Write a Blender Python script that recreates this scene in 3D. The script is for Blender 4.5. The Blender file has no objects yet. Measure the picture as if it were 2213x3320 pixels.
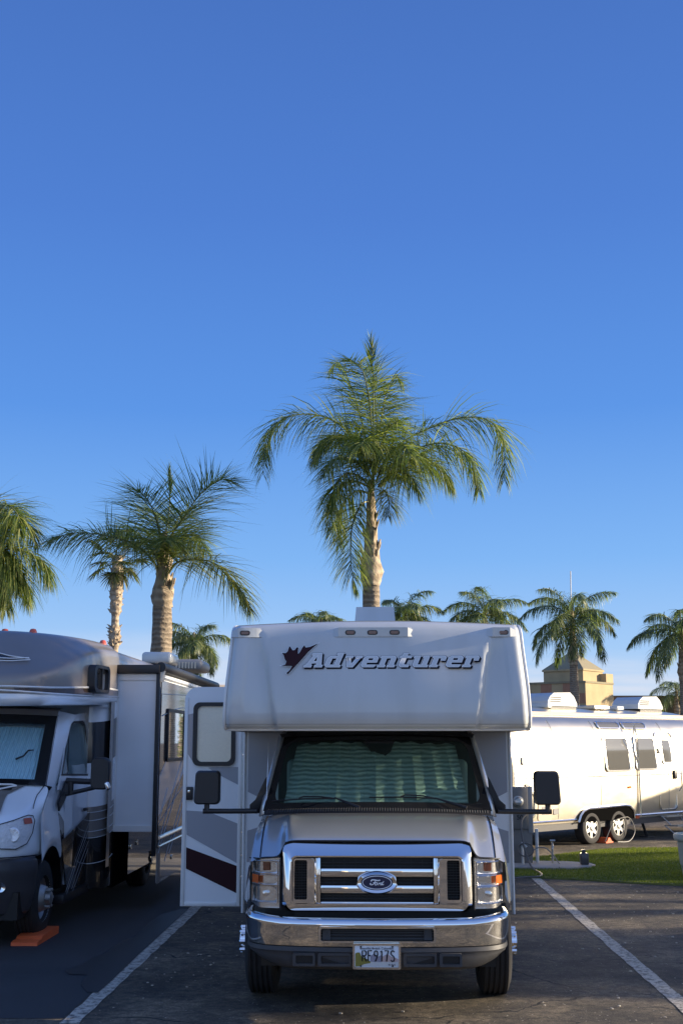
import bpy, bmesh, math, random
from mathutils import Vector, Matrix
from math import sin, cos, pi, radians
R = random.Random(7)
S = bpy.context.scene
# ------------------------------------------------------------ camera, sky, sun
FPX, CH = 3850.0, 1.90
PITCH, YAW = radians(10.952), radians(1.6725)
cd = bpy.data.cameras.new('camera'); cam = bpy.data.objects.new('camera', cd); S.collection.objects.link(cam)
cd.sensor_fit = 'VERTICAL'; cd.sensor_height = 36; cd.lens = FPX / 3320 * 36; cd.clip_end = 3000; cd.clip_start = .05
cam.location = (0, 0, CH); cam.rotation_euler = (pi/2 + PITCH, 0, YAW); S.camera = cam
SKYMUL = 3.55
SUN_EL, SUN_AZ = radians(13.0), radians(3.8)      # azimuth measured from +x towards +y
W = bpy.data.worlds.new('World'); S.world = W; W.use_nodes = True
nt = W.node_tree; bg = nt.nodes['Background']
sky = nt.nodes.new('ShaderNodeTexSky'); sky.sky_type = 'NISHITA'; sky.sun_disc = False
sky.sun_elevation = SUN_EL; sky.sun_rotation = pi/2 - SUN_AZ
sky.air_density = 1.0; sky.dust_density = .3; sky.ozone_density = 3.0; sky.altitude = 100
# thin low clouds near the horizon, part of the sky itself
tc = nt.nodes.new('ShaderNodeTexCoord'); mp = nt.nodes.new('ShaderNodeMapping'); mp.inputs['Scale'].default_value = (2.2, 2.2, 22)
nz = nt.nodes.new('ShaderNodeTexNoise'); nz.inputs['Scale'].default_value = 1.6; nz.inputs['Detail'].default_value = 6
cr = nt.nodes.new('ShaderNodeValToRGB'); cr.color_ramp.elements[0].position = .40; cr.color_ramp.elements[1].position = .62
sp = nt.nodes.new('ShaderNodeSeparateXYZ')
mr = nt.nodes.new('ShaderNodeMapRange'); mr.inputs[1].default_value = .095; mr.inputs[2].default_value = .045; mr.inputs[3].default_value = 0; mr.inputs[4].default_value = .85
mm = nt.nodes.new('ShaderNodeMath'); mm.operation = 'MULTIPLY'
hs = nt.nodes.new('ShaderNodeHueSaturation'); hs.inputs['Saturation'].default_value = 1.0
mx = nt.nodes.new('ShaderNodeMix'); mx.data_type = 'RGBA'; mx.inputs[7].default_value = (2.9, 2.8, 2.9, 1)
L = nt.links.new
L(tc.outputs['Generated'], mp.inputs[0]); L(mp.outputs[0], nz.inputs[0]); L(nz.outputs[0], cr.inputs[0]); L(tc.outputs['Generated'], sp.inputs[0])
L(sp.outputs[2], mr.inputs[0]); L(mr.outputs[0], mm.inputs[0]); L(cr.outputs[0], mm.inputs[1]); L(mm.outputs[0], mx.inputs[0])
# clear deep-blue winter air: the Nishita sky blended with the zenith-to-horizon blues of this sky
sr = nt.nodes.new('ShaderNodeValToRGB'); E_ = sr.color_ramp.elements
E_[0].position = 0; E_[0].color = (.42,.61,.87,1); E_[1].position = .62; E_[1].color = (.052,.142,.47,1)
for ps, cl in ((.06,(.36,.56,.87,1)),(.15,(.19,.42,.84,1)),(.27,(.092,.275,.74,1)),(.42,(.068,.195,.61,1))): e_ = E_.new(ps); e_.color = cl
sv = nt.nodes.new('ShaderNodeVectorMath'); sv.operation = 'SCALE'; sv.inputs['Scale'].default_value = SKYMUL
sx = nt.nodes.new('ShaderNodeMix'); sx.data_type = 'RGBA'; sx.inputs[0].default_value = .94
L(sp.outputs[2], sr.inputs[0]); L(sr.outputs[0], sv.inputs[0]); L(sky.outputs[0], sx.inputs[6]); L(sv.outputs[0], sx.inputs[7])
# the sky is brighter and hazier behind the viewer and round the low sun
def dirgain(v, pwr, gain, prev):
    d = nt.nodes.new('ShaderNodeVectorMath'); d.operation = 'DOT_PRODUCT'; d.inputs[1].default_value = v; L(tc.outputs['Generated'], d.inputs[0])
    c_ = nt.nodes.new('ShaderNodeMath'); c_.operation = 'MAXIMUM'; c_.inputs[1].default_value = 0; L(d.outputs['Value'], c_.inputs[0])
    p_ = nt.nodes.new('ShaderNodeMath'); p_.operation = 'POWER'; p_.inputs[1].default_value = pwr; L(c_.outputs[0], p_.inputs[0])
    k_ = nt.nodes.new('ShaderNodeVectorMath'); k_.operation = 'SCALE'; k_.inputs[0].default_value = gain; L(p_.outputs[0], k_.inputs['Scale'])
    a_ = nt.nodes.new('ShaderNodeVectorMath'); a_.operation = 'ADD'; L(prev, a_.inputs[0]); L(k_.outputs[0], a_.inputs[1]); return a_.outputs[0]
g1 = dirgain((0, -.95, .3), 1.2, (.75, .85, .95), sx.outputs[2]); g1 = dirgain((.97, .07, .22), 10, (2.6, 2.3, 1.9), g1)
L(g1, hs.inputs['Color']); L(hs.outputs[0], mx.inputs[6]); L(mx.outputs[2], bg.inputs[0])
bg.inputs[1].default_value = .15
sl = bpy.data.lights.new('sun', 'SUN'); so = bpy.data.objects.new('sun', sl); S.collection.objects.link(so)
sl.energy = 5.0; sl.angle = radians(.5); sl.color = (1, .84, .62)
sd = Vector((cos(SUN_EL)*cos(SUN_AZ), cos(SUN_EL)*sin(SUN_AZ), sin(SUN_EL)))
so.rotation_euler = sd.to_track_quat('Z', 'Y').to_euler(); so.location = (30, 5, 20)
S.view_settings.view_transform = 'Standard'; S.view_settings.look = 'None'; S.view_settings.exposure = 1.0; S.view_settings.gamma = 1

# ------------------------------------------------------------ survey helper: photo pixel (2213x3320) -> point on plane y=d / x=a / z=h
_fw = Vector((-sin(YAW)*cos(PITCH), cos(YAW)*cos(PITCH), sin(PITCH))); _rt = Vector((cos(YAW), sin(YAW), 0)); _up = _rt.cross(_fw)
_C = Vector((0, 0, CH))
def ray(px, py): return _fw*FPX + _rt*(px-1106.5) - _up*(py-1660)
def atY(px, py, d): r = ray(px, py); return _C + r*(d/r.y)
def atX(px, py, a): r = ray(px, py); return _C + r*(a/r.x)
def atZ(px, py, z=0): r = ray(px, py); return _C + r*((z-CH)/r.z)

# ------------------------------------------------------------ materials
def nodes(m): m.use_nodes = True; return m.node_tree.nodes, m.node_tree.links.new
def pm(name, col, rough=.5, metal=0, coat=0, bump=0, bscale=50, var=0, vscale=3, spec=.5, trans=0, emis=None, flake=0, brow=None):
    m = bpy.data.materials.new(name); n, l = nodes(m); b = n['Principled BSDF']
    b.inputs['Base Color'].default_value = (*col, 1); b.inputs['Roughness'].default_value = rough; b.inputs['Metallic'].default_value = metal
    b.inputs['Coat Weight'].default_value = coat; b.inputs['Coat Roughness'].default_value = .04; b.inputs['Specular IOR Level'].default_value = spec
    b.inputs['Transmission Weight'].default_value = trans
    t = n.new('ShaderNodeTexCoord')
    if bump:
        z = n.new('ShaderNodeTexNoise'); z.inputs['Scale'].default_value = bscale; z.inputs['Detail'].default_value = 4
        u = n.new('ShaderNodeBump'); u.inputs['Strength'].default_value = bump; u.inputs['Distance'].default_value = .01
        l(t.outputs['Object'], z.inputs[0]); l(z.outputs[0], u.inputs['Height']); l(u.outputs[0], b.inputs['Normal'])
    if var:
        z = n.new('ShaderNodeTexNoise'); z.inputs['Scale'].default_value = vscale; z.inputs['Detail'].default_value = 6; z.inputs['Roughness'].default_value = .6
        mr = n.new('ShaderNodeMapRange'); mr.inputs[1].default_value = .3; mr.inputs[2].default_value = .7; mr.inputs[3].default_value = 1-var; mr.inputs[4].default_value = 1+var
        v = n.new('ShaderNodeVectorMath'); v.operation = 'SCALE'; v.inputs[0].default_value = col
        l(t.outputs['Object'], z.inputs[0]); l(z.outputs[0], mr.inputs[0]); l(mr.outputs[0], v.inputs['Scale']); l(v.outputs[0], b.inputs['Base Color'])
        q = n.new('ShaderNodeMapRange'); q.inputs[3].default_value = rough*(1-var*.6); q.inputs[4].default_value = min(1, rough*(1+var*.6))
        l(z.outputs[0], q.inputs[0]); l(q.outputs[0], b.inputs['Roughness'])
    return m
M = {}
M['gel'] = pm('white_gelcoat', (.545,.565,.56), .28, coat=.5, var=.03, vscale=1.2, bump=.02, bscale=3)
M['wall'] = pm('white_fibreglass', (.78,.81,.83), .36, coat=.25, var=.04, vscale=1.5)
M['wallgrey'] = pm('grey_decal', (.31,.33,.37), .35, coat=.3)
def grime(m, amt=.16):
    n, l = nodes(m); b = n['Principled BSDF']; src = b.inputs['Base Color'].links[0].from_socket if b.inputs['Base Color'].links else None
    t = n.new('ShaderNodeTexCoord'); mp_ = n.new('ShaderNodeMapping'); mp_.inputs['Scale'].default_value = (5, 5, 1.2); z = n.new('ShaderNodeTexNoise'); z.inputs['Scale'].default_value = 1; z.inputs['Detail'].default_value = 7
    l(t.outputs['Object'], mp_.inputs[0]); l(mp_.outputs[0], z.inputs[0]); r = n.new('ShaderNodeValToRGB'); r.color_ramp.elements[0].position = .30; r.color_ramp.elements[0].color = (1-amt, 1-amt*1.05, 1-amt*1.2, 1); r.color_ramp.elements[1].position = .56; r.color_ramp.elements[1].color = (1,1,1,1)
    x = n.new('ShaderNodeMix'); x.data_type = 'RGBA'; x.blend_type = 'MULTIPLY'; x.inputs[0].default_value = 1; l(z.outputs[0], r.inputs[0]); l(r.outputs[0], x.inputs[7])
    if src: l(src, x.inputs[6])
    else: x.inputs[6].default_value = b.inputs['Base Color'].default_value
    l(x.outputs[2], b.inputs['Base Color'])
grime(M['gel'], .07)
M['maroon'] = pm('maroon_decal', (.030,.006,.010), .55, spec=.2)
M['trim'] = pm('white_trim', (.78,.78,.76), .3, coat=.4)
M['silver'] = pm('silver_paint', (.52,.54,.545), .28, metal=.65, coat=1.0, var=.03, vscale=2)
M['chrome'] = pm('chrome', (.88,.87,.85), .035, metal=1, bump=.012, bscale=6)
M['chromed'] = pm('chrome_dull', (.86,.85,.83), .20, metal=1, bump=.10, bscale=25)
M['black'] = pm('black_plastic', (.018,.018,.02), .45, bump=.05, bscale=200)
M['bumperplastic'] = pm('bumper_plastic', (.045,.046,.05), .5, bump=.08, bscale=300, var=.15, vscale=6)
M['gloss'] = pm('gloss_black', (.012,.012,.014), .12, coat=.6)
M['grillemesh'] = pm('grille_black', (.006,.006,.007), .45)
M['rubber'] = pm('rubber', (.022,.021,.021), .8, bump=.25, bscale=60, var=.25, vscale=9)
M['amberdark'] = pm('amber_lens_dark', (.16,.045,.02), .2, coat=.8)
M['amber'] = pm('amber_lens', (.85,.17,.02), .18, coat=.8)
M['redlens'] = pm('marker_lens_red', (.50,.085,.05), .25, coat=.6)
M['refl'] = pm('reflector', (.95,.95,.95), .22, metal=.35, bump=.9, bscale=60)
M['blue'] = pm('emblem_blue', (.012,.022,.065), .15, coat=1)
M['letter'] = pm('letter_fill', (.60,.63,.64), .3, coat=.3)
M['letterdark'] = pm('letter_navy', (.006,.007,.014), .6, spec=.15)
M['letterlight'] = pm('letter_edge', (.85,.88,.90), .3)
M['frost'] = pm('frosted_pane', (.95,.86,.66), .6, bump=.3, bscale=150, var=.04, vscale=40)  # tan backlight is put into the pane's base colour
M['taupe'] = pm('taupe_paint', (.25,.222,.20), .36, metal=.35, coat=.7, var=.04, vscale=2); M['taupe'].node_tree.nodes['Principled BSDF'].inputs['Coat Roughness'].default_value = .16
M['brown'] = pm('brown_paint', (.085,.062,.052), .25, metal=.4, coat=1)
M['darkpaint'] = pm('dark_paint', (.020,.019,.020), .2, metal=.2, coat=1)
M['vanwhite'] = pm('van_white', (.84,.88,.90), .26, coat=.9)
M['vanbumper'] = pm('van_bumper', (.055,.052,.055), .38, coat=.3)
M['greytrim'] = pm('grey_trim', (.28,.27,.26), .4)
M['steel'] = pm('galvanised', (.42,.42,.40), .45, metal=.8, var=.15, vscale=8)
M['pipe'] = pm('pvc_pipe', (.55,.54,.50), .5, var=.12, vscale=8)
M['pedestal'] = pm('pedestal_paint', (.17,.16,.145), .55, var=.12, vscale=6)
M['concrete'] = pm('concrete', (.34,.31,.27), .9, bump=.4, bscale=60, var=.2, vscale=3)
M['orange'] = pm('orange_plastic', (.80,.14,.04), .5, var=.12, vscale=12, bump=.1, bscale=60)
M['bin'] = pm('pale_plastic', (.40,.44,.40), .5, var=.08, vscale=4)
M['cable'] = pm('cable', (.09,.085,.08), .5)
M['hose'] = pm('grey_hose', (.23,.22,.20), .5)
M['stucco'] = pm('stucco_tan', (.44,.34,.19), .9, var=.12, vscale=1.2)
M['stuccogrey'] = pm('stucco_olive', (.27,.235,.15), .9, var=.1, vscale=1)
M['tilered'] = pm('tile_rust', (.38,.20,.12), .85, var=.1, vscale=3)
M['wallfar'] = pm('far_wall_brown', (.20,.15,.10), .9, var=.15, vscale=.6)
M['shade'] = pm('sunshade_foil', (.72,.78,.76), .2, metal=1, bump=1.0, bscale=60)
M['blind'] = pm('blind_fabric', (.40,.62,.66), .6)
M['cream'] = pm('cream_paint', (.70,.58,.42), .4, coat=.4)
M['interior'] = pm('interior_grey', (.10,.11,.11), .8)
M['seat'] = pm('interior_pale', (.45,.5,.48), .8)
M['mirrorglass'] = pm('mirror_face', (.8,.8,.8), .02, metal=1)

def glass(name, tint, rough=.0, refl=1.0):
    m = bpy.data.materials.new(name); n, l = nodes(m); n.remove(n['Principled BSDF']); o = n['Material Output']
    t = n.new('ShaderNodeBsdfTransparent'); t.inputs[0].default_value = (*tint, 1)
    g = n.new('ShaderNodeBsdfGlossy'); g.inputs['Roughness'].default_value = rough; g.inputs[0].default_value = (refl, refl, refl, 1)
    lw = n.new('ShaderNodeLayerWeight'); lw.inputs[0].default_value = .5
    pw = n.new('ShaderNodeMath'); pw.operation = 'POWER'; pw.inputs[1].default_value = 4.5; l(lw.outputs['Facing'], pw.inputs[0])
    f = n.new('ShaderNodeMath'); f.operation = 'MULTIPLY_ADD'; f.inputs[1].default_value = .92; f.inputs[2].default_value = .045; l(pw.outputs[0], f.inputs[0]); x = n.new('ShaderNodeMixShader')
    l(f.outputs[0], x.inputs[0]); l(t.outputs[0], x.inputs[1]); l(g.outputs[0], x.inputs[2]); l(x.outputs[0], o.inputs[0]); return m
M['wsglass'] = glass('windshield_glass', (.50,.62,.56), .02)
M['clear'] = glass('clear_lens', (.93,.93,.93), .03)
M['darkglass'] = pm('dark_glass', (.012,.013,.015), .04, coat=1, spec=.8)
M['trailerglass'] = pm('trailer_glass', (.12,.115,.10), .10, coat=1)
M['vanglass'] = glass('van_glass', (.74,.86,.90), .02)

# striped blind / grille fins
def wave_mat(name, c1, c2, scale, axis='X', rough=.5, metal=0, bump=.3, dist=0):
    m = pm(name, c1, rough, metal); n, l = nodes(m); b = n['Principled BSDF']
    t = n.new('ShaderNodeTexCoord'); w = n.new('ShaderNodeTexWave'); w.bands_direction = axis; w.inputs['Scale'].default_value = scale
    w.inputs['Distortion'].default_value = dist
    r = n.new('ShaderNodeMix'); r.data_type = 'RGBA'; r.inputs[6].default_value = (*c1, 1); r.inputs[7].default_value = (*c2, 1)
    u = n.new('ShaderNodeBump'); u.inputs['Strength'].default_value = bump; u.inputs['Distance'].default_value = .01
    l(t.outputs['Object'], w.inputs[0]); l(w.outputs[1], r.inputs[0]); l(r.outputs[2], b.inputs['Base Color']); l(w.outputs[1], u.inputs['Height']); l(u.outputs[0], b.inputs['Normal'])
    return m
M['flute'] = wave_mat('fluted_reflector', (.95,.95,.95), (.45,.45,.45), 22, 'X', .25, .35, 1, 1.5)
M['blind'] = wave_mat('pleated_blind', (.80,.92,.95), (.55,.74,.80), 17, 'X', .6, 0, .5)
M['foil'] = wave_mat('foil_quilt', (.85,.92,.88), (.45,.52,.49), 9, 'Z', .5, .2, .6, 3)

def aluminium():
    m = pm('bare_aluminium', (.84,.77,.63), .31, metal=1); n, l = nodes(m); b = n['Principled BSDF']
    t = n.new('ShaderNodeTexCoord')
    z = n.new('ShaderNodeTexNoise'); z.inputs['Scale'].default_value = 1.3; z.inputs['Detail'].default_value = 3
    z2 = n.new('ShaderNodeTexVoronoi'); z2.inputs['Scale'].default_value = 1.1; z2.feature = 'SMOOTH_F1'
    u = n.new('ShaderNodeBump'); u.inputs['Strength'].default_value = .16; u.inputs['Distance'].default_value = .08
    u2 = n.new('ShaderNodeBump'); u2.inputs['Strength'].default_value = .22; u2.inputs['Distance'].default_value = .1
    l(t.outputs['Object'], z.inputs[0]); l(t.outputs['Object'], z2.inputs[0]); l(z.outputs[0], u.inputs['Height']); l(z2.outputs[0], u2.inputs['Height'])
    l(u.outputs[0], u2.inputs['Normal']); l(u2.outputs[0], b.inputs['Normal'])
    return m
M['alu'] = aluminium()

def leafmat(name, c, c2, c3, rough=.36):
    m = bpy.data.materials.new(name); n, l = nodes(m); b = n['Principled BSDF']; o = n['Material Output']
    g = n.new('ShaderNodeNewGeometry'); r = n.new('ShaderNodeValToRGB'); r.color_ramp.elements[0].color = (*c, 1); r.color_ramp.elements[1].color = (*c3, 1)
    e = r.color_ramp.elements.new(.6); e.color = (*c2, 1)
    l(g.outputs['Random Per Island'], r.inputs[0]); l(r.outputs[0], b.inputs['Base Color']); b.inputs['Roughness'].default_value = rough
    t = n.new('ShaderNodeBsdfTranslucent'); x = n.new('ShaderNodeMixShader'); x.inputs[0].default_value = .42
    v = n.new('ShaderNodeVectorMath'); v.operation = 'MULTIPLY'; v.inputs[1].default_value = (1.3, 1.5, .6); l(r.outputs[0], v.inputs[0]); l(v.outputs[0], t.inputs[0])
    l(b.outputs[0], x.inputs[1]); l(t.outputs[0], x.inputs[2]); l(x.outputs[0], o.inputs[0]); return m
M['leaf'] = leafmat('palm_leaflets', (.060,.100,.035), (.15,.195,.055), (.42,.42,.15))
M['leaffar'] = leafmat('palm_leaflets_far', (.08,.12,.065), (.15,.19,.085), (.36,.37,.18))
M['leaffan'] = leafmat('fan_leaves', (.06,.08,.04), (.11,.13,.05), (.25,.21,.09))
M['leafyellow'] = leafmat('palm_leaflets_sunburnt', (.09,.12,.03), (.19,.21,.045), (.38,.34,.10))
def trunkmat(name, c1, c2, sc):
    m = pm(name, c1, .85); n, l = nodes(m); b = n['Principled BSDF']
    t = n.new('ShaderNodeTexCoord'); w = n.new('ShaderNodeTexWave'); w.bands_direction = 'Z'; w.inputs['Scale'].default_value = sc; w.inputs['Distortion'].default_value = 4
    w.inputs['Detail'].default_value = 3; w.inputs['Detail Scale'].default_value = 2
    z = n.new('ShaderNodeTexNoise'); z.inputs['Scale'].default_value = 7; z.inputs['Detail'].default_value = 6
    a = n.new('ShaderNodeMath'); a.operation = 'MULTIPLY_ADD'; a.inputs[1].default_value = .35; l(w.outputs[1], a.inputs[0])
    a2 = n.new('ShaderNodeMath'); a2.operation = 'MULTIPLY'; a2.inputs[1].default_value = .8; l(z.outputs[0], a2.inputs[0]); l(a2.outputs[0], a.inputs[2])
    r = n.new('ShaderNodeMix'); r.data_type = 'RGBA'; r.inputs[6].default_value = (*c1, 1); r.inputs[7].default_value = (*c2, 1)
    u = n.new('ShaderNodeBump'); u.inputs['Strength'].default_value = 1; u.inputs['Distance'].default_value = .05
    l(t.outputs['Object'], w.inputs[0]); l(t.outputs['Object'], z.inputs[0]); l(a.outputs[0], r.inputs[0]); l(r.outputs[2], b.inputs['Base Color']); l(a.outputs[0], u.inputs['Height']); l(u.outputs[0], b.inputs['Normal'])
    return m
M['trunk'] = trunkmat('palm_trunk', (.075,.055,.04), (.37,.30,.22), 3.2)
M['boots'] = trunkmat('palm_leaf_bases', (.10,.06,.035), (.56,.46,.33), 1.6)
M['stem'] = pm('palm_rachis', (.17,.19,.07), .5)

def asphalt():
    m = bpy.data.materials.new('asphalt'); n, l = nodes(m); b = n['Principled BSDF']; t = n.new('ShaderNodeTexCoord')
    def noise(s, d=5, r=.6): z = n.new('ShaderNodeTexNoise'); z.inputs['Scale'].default_value = s; z.inputs['Detail'].default_value = d; z.inputs['Roughness'].default_value = r; l(t.outputs['Object'], z.inputs[0]); return z.outputs[0]
    fine = noise(85, 3, .7); mid = noise(2.2, 6, .65); big = noise(.45, 4)
    def ramp(inp, p0, c0, p1, c1):
        r = n.new('ShaderNodeValToRGB'); r.color_ramp.elements[0].position = p0; r.color_ramp.elements[0].color = (*c0, 1); r.color_ramp.elements[1].position = p1; r.color_ramp.elements[1].color = (*c1, 1); l(inp, r.inputs[0]); return r.outputs[0]
    def mul(a, c, f=1): x = n.new('ShaderNodeMix'); x.data_type = 'RGBA'; x.blend_type = 'MULTIPLY'; x.inputs[0].default_value = f; l(a, x.inputs[6]); l(c, x.inputs[7]); return x.outputs[2]
    base = ramp(mid, .32, (.062,.055,.045), .68, (.215,.185,.142))
    agg = ramp(fine, .35, (.45,.45,.45), .72, (1.7,1.65,1.55))
    coarse = ramp(noise(13, 6, .8), .40, (.50,.50,.50), .60, (1.40,1.38,1.32)); col = mul(mul(mul(base, agg), coarse), mul(ramp(big, .38, (.60,.60,.60), .6, (1.15,1.12,1.08)), ramp(noise(.9, 7, .7), .40, (.62,.62,.62), .56, (1.08,1.06,1.03))))
    v = n.new('ShaderNodeTexVoronoi'); v.inputs['Scale'].default_value = 55; l(t.outputs['Object'], v.inputs[0])      # bright stone chips
    vs = n.new('ShaderNodeSeparateColor'); l(v.outputs['Color'], vs.inputs[0])
    gt = n.new('ShaderNodeMath'); gt.operation = 'GREATER_THAN'; gt.inputs[1].default_value = .975; l(vs.outputs[0], gt.inputs[0])
    lt = n.new('ShaderNodeMath'); lt.operation = 'LESS_THAN'; lt.inputs[1].default_value = .32; l(v.outputs['Distance'], lt.inputs[0])
    an = n.new('ShaderNodeMath'); an.operation = 'MULTIPLY'; l(gt.outputs[0], an.inputs[0]); l(lt.outputs[0], an.inputs[1])
    x = n.new('ShaderNodeMix'); x.data_type = 'RGBA'; x.inputs[7].default_value = (.42,.38,.32,1); l(an.outputs[0], x.inputs[0]); l(col, x.inputs[6])
    # cracks
    nz = n.new('ShaderNodeTexNoise'); nz.inputs['Scale'].default_value = 1.4; nz.inputs['Detail'].default_value = 5; l(t.outputs['Object'], nz.inputs[0])
    ad = n.new('ShaderNodeMix'); ad.data_type = 'RGBA'; ad.blend_type = 'ADD'; ad.inputs[0].default_value = .55; l(t.outputs['Object'], ad.inputs[6]); l(nz.outputs[1], ad.inputs[7])
    mpn = n.new('ShaderNodeMapping'); mpn.inputs['Scale'].default_value = (.16, .42, 1); l(ad.outputs[2], mpn.inputs[0])
    vc = n.new('ShaderNodeTexVoronoi'); vc.feature = 'DISTANCE_TO_EDGE'; vc.inputs['Scale'].default_value = 1.25; l(mpn.outputs[0], vc.inputs[0])
    msk = n.new('ShaderNodeMath'); msk.operation = 'MULTIPLY_ADD'; msk.inputs[1].default_value = .030; msk.inputs[2].default_value = -.0125; l(noise(1.1, 3), msk.inputs[0])
    ck = n.new('ShaderNodeMath'); ck.operation = 'LESS_THAN'; l(msk.outputs[0], ck.inputs[1]); l(vc.outputs['Distance'], ck.inputs[0])
    y = n.new('ShaderNodeMix'); y.data_type = 'RGBA'; y.inputs[7].default_value = (.012,.011,.010,1); l(ck.outputs[0], y.inputs[0]); l(x.outputs[2], y.inputs[6])
    l(y.outputs[2], b.inputs['Base Color'])
    rr = n.new('ShaderNodeMapRange'); rr.inputs[3].default_value = .62; rr.inputs[4].default_value = .95; l(mid, rr.inputs[0]); l(rr.outputs[0], b.inputs['Roughness'])
    u = n.new('ShaderNodeBump'); u.inputs['Strength'].default_value = 1; u.inputs['Distance'].default_value = .02; l(fine, u.inputs['Height'])
    u2 = n.new('ShaderNodeBump'); u2.inputs['Strength'].default_value = .5; u2.inputs['Distance'].default_value = .05; l(mid, u2.inputs['Height']); l(u.outputs[0], u2.inputs['Normal']); l(u2.outputs[0], b.inputs['Normal'])
    return m
M['asphalt'] = asphalt()
def linepaint():
    m = pm('worn_line_paint', (.6,.57,.5), .75); n, l = nodes(m); b = n['Principled BSDF']; o = n['Material Output']
    t = n.new('ShaderNodeTexCoord'); z = n.new('ShaderNodeTexNoise'); z.inputs['Scale'].default_value = 17; z.inputs['Detail'].default_value = 9; z.inputs['Roughness'].default_value = .8; l(t.outputs['Object'], z.inputs[0])
    r = n.new('ShaderNodeValToRGB'); r.color_ramp.elements[0].position = .42; r.color_ramp.elements[0].color = (.11,.10,.085,1); r.color_ramp.elements[1].position = .53; r.color_ramp.elements[1].color = (.54,.49,.40,1)
    l(z.outputs[0], r.inputs[0]); l(r.outputs[0], b.inputs['Base Color'])
    u = n.new('ShaderNodeBump'); u.inputs['Strength'].default_value = .6; u.inputs['Distance'].default_value = .01; z2 = n.new('ShaderNodeTexNoise'); z2.inputs['Scale'].default_value = 80; l(t.outputs['Object'], z2.inputs[0]); l(z2.outputs[0], u.inputs['Height']); l(u.outputs[0], b.inputs['Normal'])
    return m
M['line'] = linepaint()
M['void'] = pm('unlit_recess', (.006,.006,.006), 1, spec=0)  # near-black shade put into the colour of openings and gaps behind spokes
M['rimalu'] = pm('rim_alloy', (.55,.55,.53), .35, metal=.9)
M['turf'] = pm('turf_soil', (.125,.145,.035), .95, var=.35, vscale=5, bump=.5, bscale=60)
M['stain'] = pm('oil_stain', (.010,.010,.011), .55, bump=.5, bscale=80)
M['gravelpath'] = pm('pale_kerb_strip', (.30,.27,.22), .9, var=.15, vscale=5, bump=.3, bscale=80)

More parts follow.
